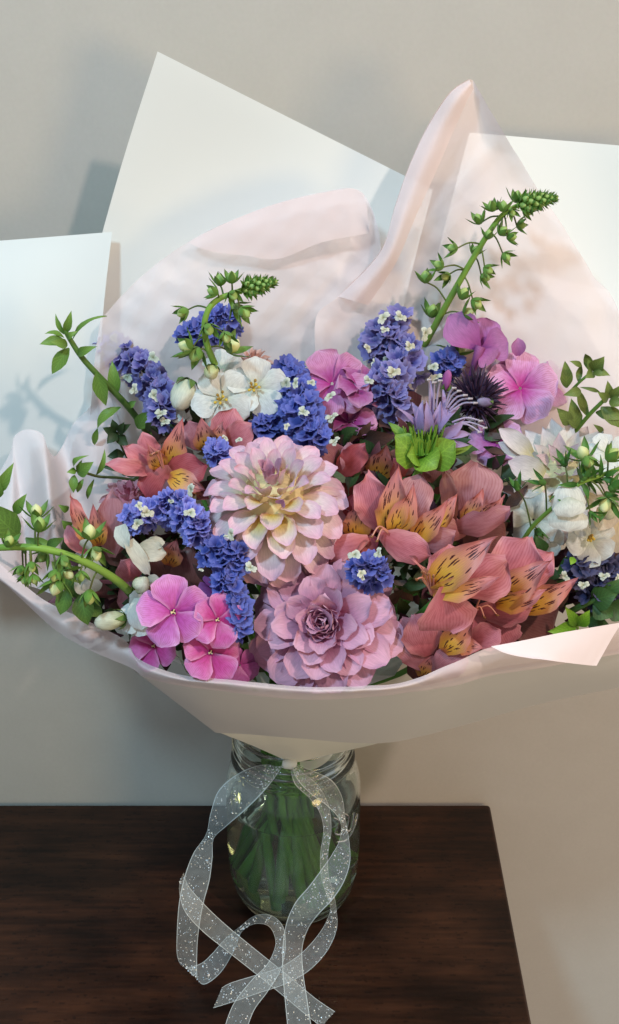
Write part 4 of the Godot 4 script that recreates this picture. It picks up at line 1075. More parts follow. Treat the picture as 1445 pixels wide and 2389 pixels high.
func closed_bud(t: Node3D, called: String, px: float, py: float, dz: float, ax: Vector3, len_px: float, r_px: float, c: Array) -> void:
	var p := P(px, py, Z + dz)
	var s := mpp(p)
	var g := group_of(t, called, p)
	var m := M.new()
	var L := len_px * s
	var R := r_px * s
	lathe(m, [Vector2(0, -0.5 * L), Vector2(0.55 * R, -0.42 * L), Vector2(0.92 * R, -0.2 * L), Vector2(1.0 * R, 0.05 * L), Vector2(0.82 * R, 0.3 * L), Vector2(0.45 * R, 0.46 * L), Vector2(0, 0.52 * L)], 18, p, ax, func(v, _a): return ramp(c, v))
	for k in m.v.size():                                    # folded petal lines
		var d := m.v[k] - p
		var h := d.dot(ax)
		var rad := d - ax * h
		var b := basis_y(ax)
		var an := atan2(rad.dot(b.z), rad.dot(b.x)) + h / L * 1.6
		m.v[k] = p + ax * h + rad * (1.0 + 0.10 * sin(an * 3.0) + 0.04 * sin(an * 5.0 + 1.0))
	put(g, "closed_petals", m, "thin_petal")
	m = M.new()
	var b2 := basis_y(ax)
	for i in 5:
		var a := i * TAU / 5
		var rad := b2 * Vector3(cos(a), 0, sin(a))
		petal(m, p - ax * L * 0.52 + rad * R * 0.1, p - ax * L * 0.12 + rad * R * 1.12, rad, R * 0.34, {"prof": "pointed", "bend": 0.2, "cols": cols(["4c7030", "6a8c44", "5a7038"]), "nu": 5, "nv": 6})
	put(g, "calyx", m, "bud")

func yellow_stamens(t: Node3D, px: float, py: float, dz: float, r: float, face: Vector3) -> void:
	var p := P(px, py, Z + dz)
	var s := mpp(p)
	var b := basis_y(face)
	for i in 7:
		var a := i * 2.399
		var q := p + b * Vector3(cos(a), 0, sin(a)) * r * s * (0.3 + 0.1 * i)
		var m := M.new()
		tube(m, [p - face * 4 * s, q + face * 6 * s, q + face * 13 * s], 1.6 * s, 1.4 * s, 5, 6, col("d8d08a"), col("d8bc58"))
		lathe(m, [Vector2(0, -5 * s), Vector2(3.6 * s, -1 * s), Vector2(3.4 * s, 3 * s), Vector2(0, 6 * s)], 7, q + face * 14 * s, (face + b * Vector3(cos(a), 0, sin(a))).normalized(), func(_t, _a): return col("d9b94c") if i % 3 else col("a8843c"))
		put(t, "stamen", m, "bud")

func build_white() -> void:
	rng.seed = 14
	var w := {"cols": cols(["dfe3c8", "eef0ea", "f2f4f2", "f0f3f4"]), "w": 0.56, "ruf": 0.06, "curl": 0.1, "mat": "thin_petal", "cup": -0.1}
	var t := bloom("white_flower_spike", "white blossoms with yellow stamens under a green stalk curling over to the right", "white flower spike", 540, 920, 0.006, "white flower spikes")
	rosette(t, "blossom", 520, 862, -0.010, 52, toward(0.0, 0.5, 0.7), 30, w)
	rosette(t, "blossom", 598, 905, 0.002, 72, toward(0.1, 0.12, 1), 100, w)
	rosette(t, "blossom", 517, 930, 0.008, 74, toward(-0.05, 0.0, 1), 132, w)
	yellow_stamens(t, 592, 905, 0.006, 16, toward(0.1, 0.1, 1))
	yellow_stamens(t, 516, 932, 0.012, 18, toward(0, 0, 1))
	pp(t, "petal", 585, 950, 0.004, 625, 968, 0.01, 12, 0, {"cols": cols(["e4e8e4", "eef0f0"]), "bend": 0.2}, "thin_petal")
	pp(t, "petal", 425, 950, 0.0, 405, 985, 0.004, 22, 0, {"cols": cols(["dfe3d8", "eaecec"]), "bend": 0.1}, "thin_petal")
	pp(t, "petal", 470, 985, -0.004, 468, 1025, -0.004, 12, 0, {"cols": cols(["dfe0d0", "d8d8cc"]), "bend": 0.1}, "thin_petal")
	closed_bud(t, "closed_blossom", 428, 920, 0.006, toward(-0.35, -0.9, 0.2), 78, 28, cols(["e4e8c0", "eef0de", "f2f2ea"]))
	closed_bud(t, "closed_blossom", 494, 868, 0.012, toward(-0.25, -0.9, 0.3), 34, 17, cols(["c4cc78", "e2e4a8", "ecead0"]))
	bud_spike(t, [[502, 850, 0.006], [484, 806, 0.010], [477, 760, 0.012], [488, 720, 0.012], [512, 697, 0.010], [545, 684, 0.006], [572, 674, 0.003]], 8, 6, [
		[514, 652, 0.72, 1, 32, 0.05, 0.9], [541, 646, 0.82, 1, 32, 0.0, 0.9], [496, 680, 0.66, 1, 30, -0.8, 0.2], [426, 730, 0.5, 0, 34, -0.6, -0.4], [432, 808, 0.25, 3, 40, -0.8, 0.3], [455, 828, 0.1, 1, 44, -0.3, -0.7], [556, 722, 0.8, 1, 36, 0.4, -0.5], [572, 730, 0.85, 1, 36, 0.7, -0.6], [488, 770, 0.35, 1, 34, 0.2, -0.7], [545, 806, 0.15, 3, 46, 0.5, 0.5], [528, 788, 0.3, 0, 34, 0.2, -0.6], [545, 690, 0.88, 1, 30, 0.3, -0.5]], [642, 657, 24])
	stem(t, 530, 960, -0.02, 19)

	t = bloom("white_flower_spike", "creamy white blossoms at the right edge with a branching stalk of spiky green buds", "white flower spike", 1340, 1190, 0.012, "white flower spikes")
	rosette(t, "blossom", 1420, 1062, -0.004, 60, toward(0.1, 0.3, 0.9), 80, w)
	rosette(t, "blossom", 1245, 1212, -0.010, 66, toward(-0.3, 0.0, 0.9), 80, w)
	rosette(t, "blossom", 1270, 1262, -0.008, 46, toward(-0.1, -0.1, 1), 10, w)
	rosette(t, "blossom", 1378, 1262, 0.004, 62, toward(0.1, -0.1, 1), 0, w)
	yellow_stamens(t, 1376, 1252, 0.008, 8, toward(0, -0.3, 1))
	var puff := {"prof": "round", "bend": 0.16, "cup": -0.35, "curl": 0.2, "ruf": 0.05, "cols": cols(["e8ead6", "f3f3ea", "f6f6f2"])}
	pp(t, "lip_petal", 1332, 1222, 0.022, 1322, 1138, 0.024, 40, 0, puff, "thin_petal")
	pp(t, "lip_petal", 1326, 1160, 0.028, 1334, 1202, 0.036, 38, 0, puff, "thin_petal")
	pp(t, "lip_petal", 1346, 1190, 0.026, 1300, 1206, 0.030, 36, 0, puff, "thin_petal")
	pp(t, "lip_petal", 1328, 1180, 0.024, 1328, 1236, 0.034, 48, 0, puff, "thin_petal")
	for f in [[1360, 1300, -0.004, 1352, 1322, -0.002, 20], [1400, 1180, 0.0, 1430, 1230, 0.004, 36], [1385, 1260, -0.006, 1372, 1315, -0.004, 24], [1440, 1210, -0.006, 1440, 1290, -0.006, 30]]:
		pp(t, "petal", f[0], f[1], f[2], f[3], f[4], f[5], f[6], 0, {"cols": cols(["e8d4ac", "ecdcc2", "ecdfd0"]), "bend": 0.12}, "thin_petal")
	closed_bud(t, "closed_blossom", 1420, 1190, 0.012, toward(-0.3, -0.8, 0.3), 46, 22, cols(["c8d488", "e6e8c0", "f0eedc"]))
	bud_spike(t, [[1205, 1290, -0.006], [1240, 1232, 0.006], [1300, 1175, 0.016], [1350, 1130, 0.018], [1400, 1110, 0.016], [1470, 1085, 0.012]], 5, 5, [
		[1313, 1072, 0.5, 4, 38, -0.3, 0.5], [1206, 1128, 0.2, 4, 36, -0.2, 0.9], [1258, 1122, 0.32, 4, 36, -0.8, 0.3], [1360, 1056, 0.66, 3, 40, -0.3, 0.6], [1374, 1080, 0.7, 0, 36, 0.2, -0.5], [1430, 1060, 0.85, 0, 40, 0.5, 0.6], [1428, 1160, 0.72, 4, 41, 0.5, -0.3], [1412, 1180, 0.7, 3, 40, -0.2, -0.5], [1385, 1205, 0.62, 4, 30, 0.4, -0.6], [1260, 1250, 0.2, 4, 41, 0.3, -0.8], [1440, 1130, 0.8, 4, 46, 0.6, 0.5], [1365, 1100, 0.6, 4, 43, 0.2, 0.9], [1385, 1120, 0.64, 4, 43, 0.5, -0.3], [1300, 1165, 0.4, 4, 33, 0.1, -0.8]], [])
	leaves(t, [[1390, 1115, 0.018, 1372, 1070, 0.022, 6, 0, 0.1], [1400, 1112, 0.018, 1402, 1062, 0.022, 6, 0, 0.1], [1410, 1110, 0.018, 1445, 1095, 0.022, 7, 0, 0.1], [1405, 1115, 0.018, 1450, 1130, 0.022, 8, 0, 0.1], [1350, 1130, 0.018, 1300, 1132, 0.022, 7, 0, 0.1], [1360, 1125, 0.018, 1374, 1165, 0.022, 7, 0, 0.1]], cols(["3c6a2c", "4c8036", "55883c"]))

	t = bloom("white_flower_spike", "green stalk arching out to the left edge, hung with cream and yellow green buds", "white flower spike", 285, 1368, 0.008, "white flower spikes")
	bud_spike(t, [[300, 1378, 0.0], [270, 1352, 0.006], [220, 1322, 0.014], [160, 1296, 0.02], [100, 1280, 0.022], [40, 1276, 0.02], [-40, 1280, 0.012]], 10, 8, [
		[85, 1192, 0.72, 3, 38, 0.0, 1.0], [92, 1222, 0.7, 1, 40, 0.1, 0.9], [210, 1240, 0.42, 3, 40, 0.1, 0.9], [224, 1294, 0.35, 3, 40, 0.2, -0.7], [22, 1262, 0.85, 0, 33, 0.3, 0.6], [74, 1324, 0.75, 0, 29, 0.3, -0.9], [58, 1352, 0.78, 0, 28, -0.3, -0.9], [80, 1352, 0.75, 0, 28, 0.3, -0.9], [128, 1344, 0.6, 0, 34, -0.2, -0.8], [160, 1340, 0.52, 3, 34, 0.7, -0.4], [130, 1372, 0.6, 3, 43, -0.2, -0.8], [210, 1394, 0.3, 0, 40, 0.1, -0.9], [100, 1300, 0.68, 1, 34, -0.4, -0.6], [150, 1310, 0.55, 1, 31, 0.4, -0.8], [190, 1345, 0.4, 1, 29, 0.2, -0.8], [48, 1332, 0.8, 0, 29, -0.4, -0.8]], [])
	for f in [[235, 1350, -0.012, 190, 1300, -0.008, 26], [220, 1370, -0.012, 175, 1350, -0.008, 28], [200, 1280, -0.01, 205, 1258, -0.008, 16], [225, 1380, -0.012, 205, 1350, -0.008, 24]]:
		pp(t, "petal", f[0], f[1], f[2], f[3], f[4], f[5], f[6], 0, {"cols": cols(["ccd4c0", "dfe4de", "e4e8e6"]), "bend": 0.1}, "thin_petal")
	leaves(t, [[160, 1375, -0.004, 140, 1436, 0.0, 20, 0, 0.1], [190, 1385, -0.006, 205, 1460, 0.0, 26, 0, 0.1], [150, 1330, -0.012, 190, 1400, -0.010, 22, 0, 0.1], [60, 1255, -0.006, 110, 1290, -0.004, 14, 0, 0.1], [110, 1275, -0.008, 150, 1255, -0.006, 12, 0, 0.1], [200, 1400, -0.01, 240, 1440, -0.008, 20, 0, 0.1], [160, 1340, -0.014, 120, 1310, -0.014, 20, 0, 0.1]], cols(["4c7034", "5e8640", "6a9248"]))
	stem(t, 300, 1378, -0.01, 20)

	t = bloom("white_flower_spike", "cream buds and small white petals nestled at the left of the magenta phlox", "white flower spike", 300, 1430, 0.006, "white flower spikes")
	closed_bud(t, "closed_blossom", 258, 1448, 0.006, toward(-0.9, -0.12, 0.2), 74, 22, cols(["c0cc80", "e8ead0", "f0f0e0"]))
	closed_bud(t, "closed_blossom", 330, 1364, 0.004, toward(0.35, 0.1, 0.9), 40, 20, cols(["c8d08c", "e6e6c8", "efeedd"]))
	rosette(t, "blossom", 322, 1440, 0.0, 46, toward(0.0, 0.1, 1), 100, w)
	pp(t, "petal", 320, 1395, 0.0, 330, 1470, 0.008, 28, 0, {"cols": cols(["e4e8e0", "f0f0ee", "f2f2f2"]), "bend": 0.14, "cup": -0.1}, "thin_petal")
	pp(t, "petal", 345, 1360, -0.004, 375, 1350, 0.0, 16, 0, {"cols": cols(["e0d8c8", "e8dcd0"]), "bend": 0.1}, "thin_petal")
	pp(t, "petal", 330, 1400, -0.006, 302, 1390, -0.004, 22, 0, {"cols": cols(["d8d4c8", "e4dfd8"]), "bend": 0.1}, "thin_petal")
	t = bloom("white_blossom", "drooping ivory blossom hanging under the bright violet blue statice", "white blossom", 320, 1285, 0.01)
	pp(t, "petal", 282, 1225, 0.0, 300, 1282, 0.006, 20, 20, {"prof": "strap", "cols": cols(["dfe2d8", "e6e9e4"]), "bend": 0.12, "ruf": 0.06}, "thin_petal")
	pp(t, "petal", 300, 1262, 0.004, 350, 1342, 0.006, 18, -10, {"prof": "strap", "cols": cols(["e4e2d2", "eae8dc", "e8e6dc"]), "bend": 0.1, "ruf": 0.10}, "thin_petal")
	pp(t, "petal", 322, 1278, -0.002, 388, 1290, 0.004, 26, 0, {"cols": cols(["e2d4b8", "e8dcc8", "e8e0d0"]), "bend": 0.12, "ruf": 0.08}, "thin_petal")
	pp(t, "petal", 340, 1268, -0.002, 385, 1266, 0.002, 16, 0, {"cols": cols(["e2d4b8", "e8dcc8"]), "bend": 0.12, "ruf": 0.08}, "thin_petal")

	# the tall bud spike
	t = bloom("bud_spike", "tall straight green stalk with many small toothed buds, leaning right at the top", "bud spike", 1000, 790, 0.0)
	bud_spike(t, [[960, 862, -0.02], [1003, 782, -0.004], [1040, 715, 0.004], [1084, 637, 0.010], [1130, 560, 0.014], [1165, 510, 0.016], [1192, 488, 0.016], [1216, 476, 0.016]], 8.5, 4.5, [
		[1207, 458, 0.95, 1, 30, 0.1, 0.9], [1148, 480, 0.82, 1, 27, -0.35, 0.8], [1174, 480, 0.83, 1, 27, 0.05, 0.9], [1116, 510, 0.74, 1, 28, -0.35, 0.8], [1140, 546, 0.66, 1, 24, 0.1, 0.8], [1174, 538, 0.76, 1, 26, 0.5, 0.5], [1217, 526, 0.84, 1, 25, 0.9, 0.0], [1195, 553, 0.77, 1, 25, 0.8, 0.0], [1055, 579, 0.55, 1, 27, -0.9, 0.0], [1110, 584, 0.56, 1, 25, 0.3, 0.7], [1182, 600, 0.62, 1, 26, 0.5, -0.5],
		[1023, 618, 0.44, 1, 28, -0.6, 0.3], [1040, 646, 0.44, 0, 28, -0.4, -0.3], [993, 645, 0.3, 1, 32, -0.1, 0.7], [1140, 630, 0.54, 1, 27, 0.6, -0.5], [1133, 648, 0.5, 1, 27, 0.5, -0.3], [1082, 684, 0.38, 0, 32, 0.3, 0.8], [1113, 708, 0.42, 0, 32, 0.5, -0.5], [1010, 724, 0.22, 1, 36, 0.1, 0.6], [1094, 728, 0.24, 3, 30, 0.7, 0.2], [1196, 497, 0.9, 1, 20, 0.2, -0.5], [1232, 496, 0.93, 1, 22, 0.6, -0.3], [1075, 812, 0.1, 3, 36, 0.5, 0.7]], [1297, 461, 23])
	stem(t, 965, 860, -0.03, 21)

func build_bee_balm() -> void:
	rng.seed = 41
	var t := bloom("bee_balm", "pale lilac bee balm with curling thin petals rising from a lime green cup", "bee balm", 990, 1060, 0.016)
	var lime := cols(["5c8428", "7aa436", "8cb444", "84a83c"])
	for q in [[985, 1075, -0.004, 908, 985, -0.004, 14, 0], [975, 1078, 0.006, 922, 1018, 0.012, 38, 0], [1000, 1080, 0.006, 1062, 1030, 0.012, 40, 0], [985, 1065, 0.008, 1020, 1092, 0.018, 36, 0], [970, 1060, 0.010, 950, 1062, 0.016, 30, 0], [1015, 1065, -0.002, 1102, 1040, 0.004, 11, 0]]:
		pp(t, "sepal", q[0], q[1], q[2], q[3], q[4], q[5], q[6], q[7], {"prof": "round", "cols": lime, "bend": 0.2, "cup": 0.35, "ruf": 0.06}, "leaf")
	var m := M.new()
	for i in 110:
		var x := rng.randf_range(940, 1040)
		var top := Vector2(x + rng.randf_range(-6, 6), rng.randf_range(990, 1030))
		var b := P(lerpf(985, x, 0.6), 1062, Z + 0.004 + 0.008 * rng.randf())
		var e := P(top.x, top.y, Z + 0.002 + 0.014 * rng.randf())
		tube(m, [b, b.lerp(e, 0.5), e], 0.0009, 0.0003, 4, 3, col("5a8a2c"), col("86b044"))
	put(t, "green_tubes", m, "bud")
	var lil := cols(["d8c8e4", "b89cd0", "b49acc", "c4aedc"])
	for q in [[965, 1015, 938, 952, 7, 40], [970, 1012, 956, 972, 6, 30], [985, 1010, 985, 935, 10, -20], [1000, 1008, 1008, 905, 8, 0], [1010, 1008, 1042, 915, 11, 20], [1015, 1010, 1062, 950, 15, -20], [1020, 1014, 1085, 985, 13, 30], [1024, 1016, 1098, 1012, 11, 0], [1026, 1020, 1092, 1040, 10, 20], [1024, 1018, 1075, 1000, 14, 0], [990, 1012, 965, 940, 10, 0], [1005, 1010, 1025, 955, 14, 0], [1010, 1015, 1050, 975, 15, -30], [980, 1012, 948, 962, 6, 0], [995, 1012, 1000, 950, 12, 10], [1020, 1020, 1060, 1030, 9, 0]]:
		pp(t, "petal", q[0], q[1], rng.randf_range(-0.004, 0.008), q[2], q[3], rng.randf_range(-0.004, 0.016), q[4], q[5], {"prof": "strap", "cols": lil, "bend": rng.randf_range(0.12, 0.3), "curl": rng.randf_range(0.1, 0.35), "cup": 0.5, "nu": 5, "nv": 10}, "thin_petal")
	for q in [[1003, 955, 1002, 886], [1012, 955, 1014, 892], [1018, 950, 1028, 888], [1040, 950, 1072, 912], [1045, 950, 1086, 922], [1050, 955, 1098, 930], [1055, 985, 1122, 982], [1060, 990, 1132, 998], [1060, 990, 1120, 1008], [1040, 945, 1060, 905], [1052, 960, 1110, 940]]:
		m = M.new()
		var b := P(q[0], q[1], Z + 0.008)
		var e := P(q[2], q[3], Z + 0.012)
		tube(m, [b, b.lerp(e, 0.5) + cu * 0.002, e], 0.0006, 0.00045, 5, 8, col("c8b4dc"), col("ded0e4"))
		tube(m, [e - cr * 0.0012, e, e + cr * 0.0012], 0.0007, 0.0005, 5, 4, col("d8d0d8"), col("c8b8c0"))
		put(t, "stamen", m, "thin_petal")
	stem(t, 985, 1085, 0.0, 22, 0.0022, "55803a")
	t = bloom("seed_head", "spiky dark purple flower head in shade between the bee balm and the tall pink phlox", "flower head", 1112, 930, -0.004)
	var c := P(1110, 935, Z - 0.004)
	var s := mpp(c)
	m = M.new()
	lathe(m, [Vector2(0, -40 * s), Vector2(34 * s, -22 * s), Vector2(42 * s, 0), Vector2(34 * s, 24 * s), Vector2(0, 38 * s)], 16, c, Vector3.UP, func(_t, _a): return col("2a1c2c"))
	put(t, "head", m, "bud")
	for i in 190:
		var y := 1.0 - 1.7 * i / 190.0
		var r := sqrt(maxf(0, 1 - y * y))
		var d := Vector3(r * cos(i * 2.399), y, r * sin(i * 2.399) * 1.0)
		if d.dot(cb) < -0.35:
			continue
		var q := c + d * 38 * s
		var e := c + d * rng.randf_range(52, 84) * s + Vector3(0, 8 * s, 0)
		m = M.new()
		tube(m, [q, q.lerp(e, 0.5) + Vector3(0, 3 * s, 0), e], 4.2 * s, 0.8 * s, 5, 4, col("3a2840"), col(["4a3450", "2c2030", "6a5474"][i % 3]))
		put(t, "spike", m, "bud")
	closed_bud(t, "pink_bud", 1043, 888, 0.012, toward(0.12, 0.95, 0.2), 50, 11, cols(["8a4c88", "b860a8", "cc7cbc"]))
	closed_bud(t, "lilac_bud", 1132, 938, 0.016, toward(-0.9, 0.1, 0.3), 40, 11, cols(["8a6a98", "a090b8", "c0b8d4"]))

func build_leaves() -> void:
	rng.seed = 52
	var g1 := cols(["688c3c", "7aa048", "88ac56"])
	var g2 := cols(["5c7c30", "6f9038", "7c9c44"])
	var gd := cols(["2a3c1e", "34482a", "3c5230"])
	var t := bloom("leafy_sprig", "leafy sprig with a rosette at its tip, sticking out at the upper left", "leafy sprig", 250, 900, 0.004, "green leafy sprigs")
	stalk(t, [[345, 1010, -0.01], [300, 950, 0.002], [245, 892, 0.008], [195, 838, 0.010], [166, 795, 0.010], [152, 770, 0.010]], 8, 5.5, "4f6a30", "5f8238")
	leaves(t, [[152, 778, 0.01, 167, 725, 0.012, 10, 20, 0.1], [150, 780, 0.01, 129, 732, 0.008, 7, -20, 0.1], [150, 788, 0.012, 104, 778, 0.012, 8, 40, 0.2], [152, 795, 0.012, 92, 803, 0.018, 13, 10, 0.15], [158, 805, 0.014, 118, 798, 0.022, 12, 0, 0.15], [162, 812, 0.014, 120, 874, 0.016, 17, 0, 0.08], [170, 792, 0.008, 247, 735, 0.006, 8, -35, 0.18], [158, 790, 0.012, 182, 772, 0.014, 8, 0, 0.3],
		[180, 828, 0.01, 226, 808, 0.016, 11, 0, 0.15], [226, 868, 0.012, 248, 948, 0.012, 18, 5, 0.05], [272, 922, 0.004, 262, 840, 0.0, 15, 0, 0.1], [282, 950, 0.006, 226, 1000, 0.008, 13, 20, 0.25], [228, 1000, 0.006, 220, 1040, 0.002, 8, 0, 0.1], [322, 1000, 0.0, 350, 955, 0.002, 17, 0, 0.1], [300, 950, 0.002, 318, 935, 0.002, 8, 0, 0.1]], g1)
	stem(t, 345, 1010, -0.01, 23)
	for q in [[0.026, 0.010, 0.022, 0.036, 0.036, 0.012, 0.007], [0.030, 0.018, 0.010, 0.012, 0.012, 0.032, 0.006], [-0.02, 0.012, 0.022, -0.034, 0.034, 0.010, 0.005]]:      # leaves left on the stem under water
		var w := M.new()
		petal(w, JAR + Vector3(q[0], q[1], q[2]), JAR + Vector3(q[3], q[4], q[5]), Vector3(0.3, 0.4, 1), q[6], {"prof": "leaf", "bend": 0.1, "cols": g2})
		put(t, "leaf", w, "leaf")
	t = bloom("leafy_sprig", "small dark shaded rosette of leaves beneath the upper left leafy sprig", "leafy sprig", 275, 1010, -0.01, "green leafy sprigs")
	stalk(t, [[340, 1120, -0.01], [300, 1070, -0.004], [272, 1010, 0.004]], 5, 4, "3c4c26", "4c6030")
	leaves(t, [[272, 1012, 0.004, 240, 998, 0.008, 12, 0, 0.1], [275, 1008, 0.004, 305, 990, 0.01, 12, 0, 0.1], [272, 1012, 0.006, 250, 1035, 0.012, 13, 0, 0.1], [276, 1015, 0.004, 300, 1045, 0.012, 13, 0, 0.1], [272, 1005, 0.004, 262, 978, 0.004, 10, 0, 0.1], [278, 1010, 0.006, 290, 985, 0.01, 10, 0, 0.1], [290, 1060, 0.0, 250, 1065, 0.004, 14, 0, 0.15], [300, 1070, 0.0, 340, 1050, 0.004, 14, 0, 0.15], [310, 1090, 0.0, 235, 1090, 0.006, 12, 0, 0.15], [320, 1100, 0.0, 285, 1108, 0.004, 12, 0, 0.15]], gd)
	t = bloom("leafy_sprig", "thin sprig with a few curled leaves standing in front of the left tissue lobes", "leafy sprig", 190, 1105, 0.006, "green leafy sprigs")
	stalk(t, [[345, 1125, -0.004], [280, 1115, 0.0], [232, 1112, 0.004], [190, 1100, 0.008], [178, 1098, 0.008]], 3.5, 3, "4c4c30", "5c6c34")
	leaves(t, [[182, 1106, 0.008, 218, 1078, 0.014, 17, 0, 0.1], [178, 1098, 0.008, 206, 1062, 0.01, 9, -40, 0.35], [174, 1108, 0.008, 172, 1150, 0.012, 11, 0, 0.15], [178, 1098, 0.008, 156, 1102, 0.012, 8, 0, 0.2], [182, 1096, 0.008, 192, 1072, 0.01, 5, 0, 0.1], [225, 1108, 0.004, 245, 1045, 0.0, 7, 30, 0.25], [195, 1118, 0.006, 180, 1150, 0.006, 7, 0, 0.2], [220, 1118, 0.002, 205, 1165, 0.0, 6, 0, 0.25], [160, 1190, 0.0, 136, 1178, 0.004, 9, 0, 0.2], [165, 1230, 0.0, 145, 1215, 0.004, 12, 0, 0.1]], g1)
	stem(t, 340, 1125, -0.01, 24, 0.001)
	t = bloom("leafy_sprig", "sprig with narrow arching leaves in front of the tissue at the right edge", "leafy sprig", 1385, 940, 0.052, "green leafy sprigs")
	stalk(t, [[1340, 1010, -0.004], [1375, 968, 0.004], [1405, 938, 0.006], [1425, 920, 0.006]], 5, 4.5, "5a7a30", "6a8c3a")
	stalk(t, [[1330, 915, 0.0], [1352, 892, 0.004], [1380, 868, 0.004]], 3.5, 3, "5a7a30", "6a8c3a")
	leaves(t, [[1322, 905, 0.0, 1319, 842, 0.0, 15, 0, 0.05], [1350, 892, 0.004, 1358, 852, 0.004, 8, 0, -0.3], [1358, 854, 0.004, 1330, 842, 0.006, 7, 0, 0.1], [1374, 974, 0.004, 1352, 908, 0.008, 11, 0, -0.18], [1356, 912, 0.008, 1314, 922, 0.012, 12, 0, 0.25], [1343, 1000, 0.0, 1334, 930, 0.0, 18, 0, 0.05], [1330, 990, 0.0, 1300, 952, 0.004, 16, 0, 0.1], [1380, 868, 0.004, 1366, 826, 0.006, 11, -20, -0.25], [1382, 864, 0.006, 1410, 832, 0.012, 18, 0, 0.1], [1384, 866, 0.006, 1424, 876, 0.012, 12, 0, 0.3], [1384, 868, 0.006, 1366, 882, 0.012, 12, 0, 0.1], [1382, 866, 0.004, 1372, 838, 0.004, 9, 0, 0.0],
		[1420, 930, 0.006, 1418, 888, 0.008, 11, 0, 0.1], [1424, 930, 0.006, 1450, 898, 0.01, 12, 0, 0.1], [1418, 935, 0.006, 1395, 915, 0.012, 12, 0, 0.1], [1422, 934, 0.008, 1456, 946, 0.014, 14, 0, 0.15], [1400, 915, 0.004, 1352, 903, 0.004, 5, 0, 0.2], [1402, 950, 0.006, 1460, 1000, 0.010, 20, 0, 0.15], [1390, 962, 0.004, 1460, 978, 0.01, 14, 0, 0.2], [1408, 1010, 0.0, 1385, 990, 0.004, 7, 0, 0.1]], cols(["66783e", "788a48", "869a52"]))
	stem(t, 1340, 1010, -0.01, 25)
	t = bloom("leafy_sprig", "bright lime green young leaves at the right, just above the turned down tissue corner", "leafy sprig", 1345, 1455, 0.006, "green leafy sprigs")
	stalk(t, [[1352, 1500, -0.006], [1350, 1475, 0.0], [1346, 1458, 0.004]], 4, 3.5, "8ab040", "9cbc50")
	leaves(t, [[1346, 1460, 0.004, 1320, 1416, 0.008, 14, 0, 0.1], [1348, 1460, 0.004, 1376, 1424, 0.008, 17, 0, 0.1], [1344, 1464, 0.004, 1280, 1474, 0.012, 19, 0, 0.12], [1338, 1300, 0.0, 1332, 1318, 0.004, 9, 0, 0.1]], cols(["6a9a24", "82b030", "94be40"]))
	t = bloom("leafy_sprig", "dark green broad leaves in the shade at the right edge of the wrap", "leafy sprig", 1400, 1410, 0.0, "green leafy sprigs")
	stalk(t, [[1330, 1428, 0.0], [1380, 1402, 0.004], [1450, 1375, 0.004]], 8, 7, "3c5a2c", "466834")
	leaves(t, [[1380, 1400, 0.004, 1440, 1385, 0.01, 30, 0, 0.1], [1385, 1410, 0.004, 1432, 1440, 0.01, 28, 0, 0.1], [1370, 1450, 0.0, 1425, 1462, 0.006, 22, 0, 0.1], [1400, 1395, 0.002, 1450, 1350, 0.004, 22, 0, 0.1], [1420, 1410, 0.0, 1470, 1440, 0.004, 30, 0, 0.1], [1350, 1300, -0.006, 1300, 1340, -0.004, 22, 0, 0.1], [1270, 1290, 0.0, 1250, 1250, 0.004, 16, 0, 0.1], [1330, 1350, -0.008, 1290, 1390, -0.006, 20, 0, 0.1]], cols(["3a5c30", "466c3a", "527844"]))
	t = bloom("leafy_sprig", "large rounded green leaf and pointed tip leaf cut by the left edge of the photograph", "leafy sprig", 20, 1210, 0.014, "green leafy sprigs")
	stalk(t, [[60, 1290, 0.004], [30, 1255, 0.008], [-10, 1200, 0.008], [0, 1130, 0.006]], 4, 4, "4a6a30", "4a6a30")
	leaves(t, [[44, 1250, 0.01, -40, 1170, 0.014, 36, 0, 0.06], [-4, 1150, 0.008, 32, 1080, 0.01, 14, 10, 0.1], [0, 1160, 0.008, -8, 1110, 0.01, 14, 0, 0.1], [35, 1200, 0.006, 62, 1152, 0.008, 13, 0, 0.1], [70, 1262, 0.004, 130, 1270, 0.006, 12, 0, 0.2]], g1)

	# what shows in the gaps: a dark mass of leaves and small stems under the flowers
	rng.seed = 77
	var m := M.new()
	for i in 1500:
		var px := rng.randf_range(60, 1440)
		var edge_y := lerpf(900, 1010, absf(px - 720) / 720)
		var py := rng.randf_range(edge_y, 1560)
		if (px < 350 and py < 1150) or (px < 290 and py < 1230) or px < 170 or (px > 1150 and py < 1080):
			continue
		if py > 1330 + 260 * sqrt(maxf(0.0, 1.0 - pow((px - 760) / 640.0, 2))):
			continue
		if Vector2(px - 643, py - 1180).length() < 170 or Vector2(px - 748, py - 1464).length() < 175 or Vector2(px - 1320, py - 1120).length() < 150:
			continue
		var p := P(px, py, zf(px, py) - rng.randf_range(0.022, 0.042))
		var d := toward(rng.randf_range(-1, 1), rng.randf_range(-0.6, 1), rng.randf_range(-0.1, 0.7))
		var tone: Array = [cols(["34462a", "42583a"]), cols(["3c4c2c", "52683e"]), cols(["54403c", "6c4a48"]), cols(["5c3a48", "74485c"])][i % 4]
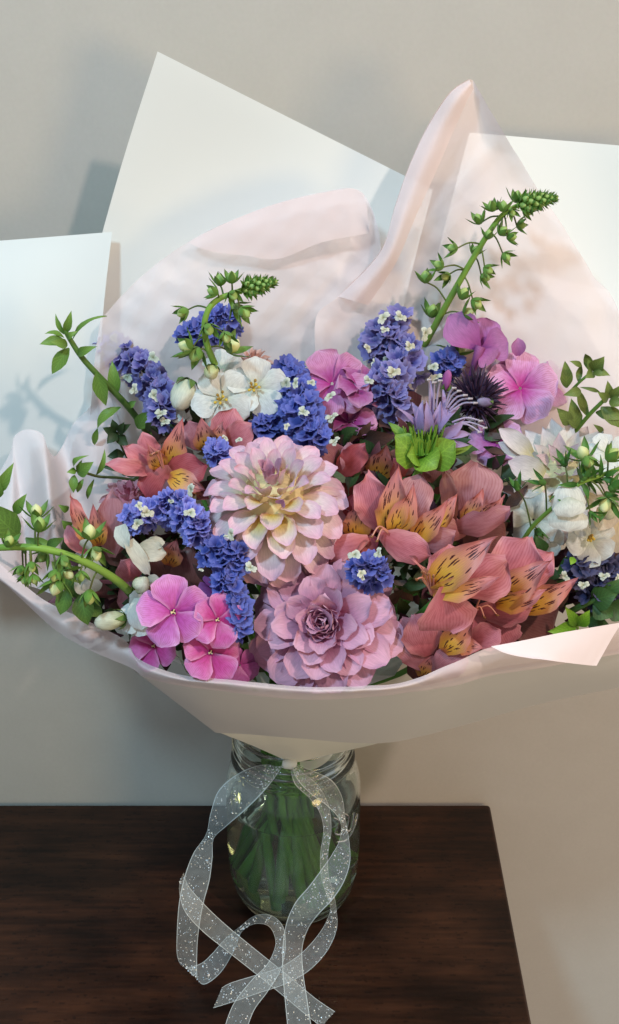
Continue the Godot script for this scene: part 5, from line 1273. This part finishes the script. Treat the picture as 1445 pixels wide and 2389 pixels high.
		petal(m, p, p + d * rng.randf_range(0.010, 0.020), toward(rng.randf_range(-1, 1), rng.randf_range(-1, 1), 1), rng.randf_range(0.003, 0.006), {"prof": "leaf", "cols": tone, "nu": 5, "nv": 5})
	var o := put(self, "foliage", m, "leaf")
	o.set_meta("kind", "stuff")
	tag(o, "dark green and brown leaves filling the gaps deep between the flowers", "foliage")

func _ready() -> void:
	# camera
	var cam := Camera3D.new()
	cam.name = "camera"
	cam.fov = rad_to_deg(2.0 * atan(MY / F))
	cam.near = 0.02
	cam.far = 20.0
	cam.position = EYE
	cam.rotation_degrees = Vector3(-PITCH, 0, 0)
	add_child(cam)
	cam.current = true
	cr = cam.basis.x; cu = cam.basis.y; cb = cam.basis.z
	# surroundings: an indoor close-up, so no sky; only the dim light that the rest of a room sends back
	var we := WorldEnvironment.new()
	we.name = "environment"
	var env := Environment.new()
	env.background_mode = Environment.BG_COLOR
	env.background_color = Color(0.545, 0.555, 0.565)
	env.tonemap_mode = Environment.TONE_MAPPER_LINEAR
	env.tonemap_exposure = 1.03
	env.sdfgi_enabled = true
	env.ssao_enabled = true
	env.ssil_enabled = true
	we.environment = env
	add_child(we)
	# a warm lamp high on the right and a cooler one high on the left
	lamp("warm_lamp", Vector3(1.02, 2.12, 1.34), Color(1.0, 0.92, 0.865), 2.45, 0.05)
	lamp("low_warm_lamp", Vector3(1.25, 0.5, 1.6), Color(1.0, 0.86, 0.60), 0.95, 0.3)
	lamp("cool_lamp", Vector3(-0.55, 1.68, 1.15), Color(0.74, 0.92, 1.0), 1.65, 0.09)
	make_materials()
	rng.seed = 3
	make_buds()
	build_setting()
	build_jar()
	build_papers()
	build_dahlias()
	build_alstroemerias()
	build_phlox()
	build_statice()
	build_white()
	build_bee_balm()
	build_leaves()
	rng.seed = 61
	build_ribbons()

func lamp(called: String, at: Vector3, c: Color, energy: float, size: float) -> void:
	var l := OmniLight3D.new()
	l.name = called
	l.position = at
	l.light_color = c
	l.light_energy = energy
	l.light_size = size
	l.omni_range = 8.0
	l.omni_attenuation = 2.0
	l.shadow_enabled = true
	add_child(l)
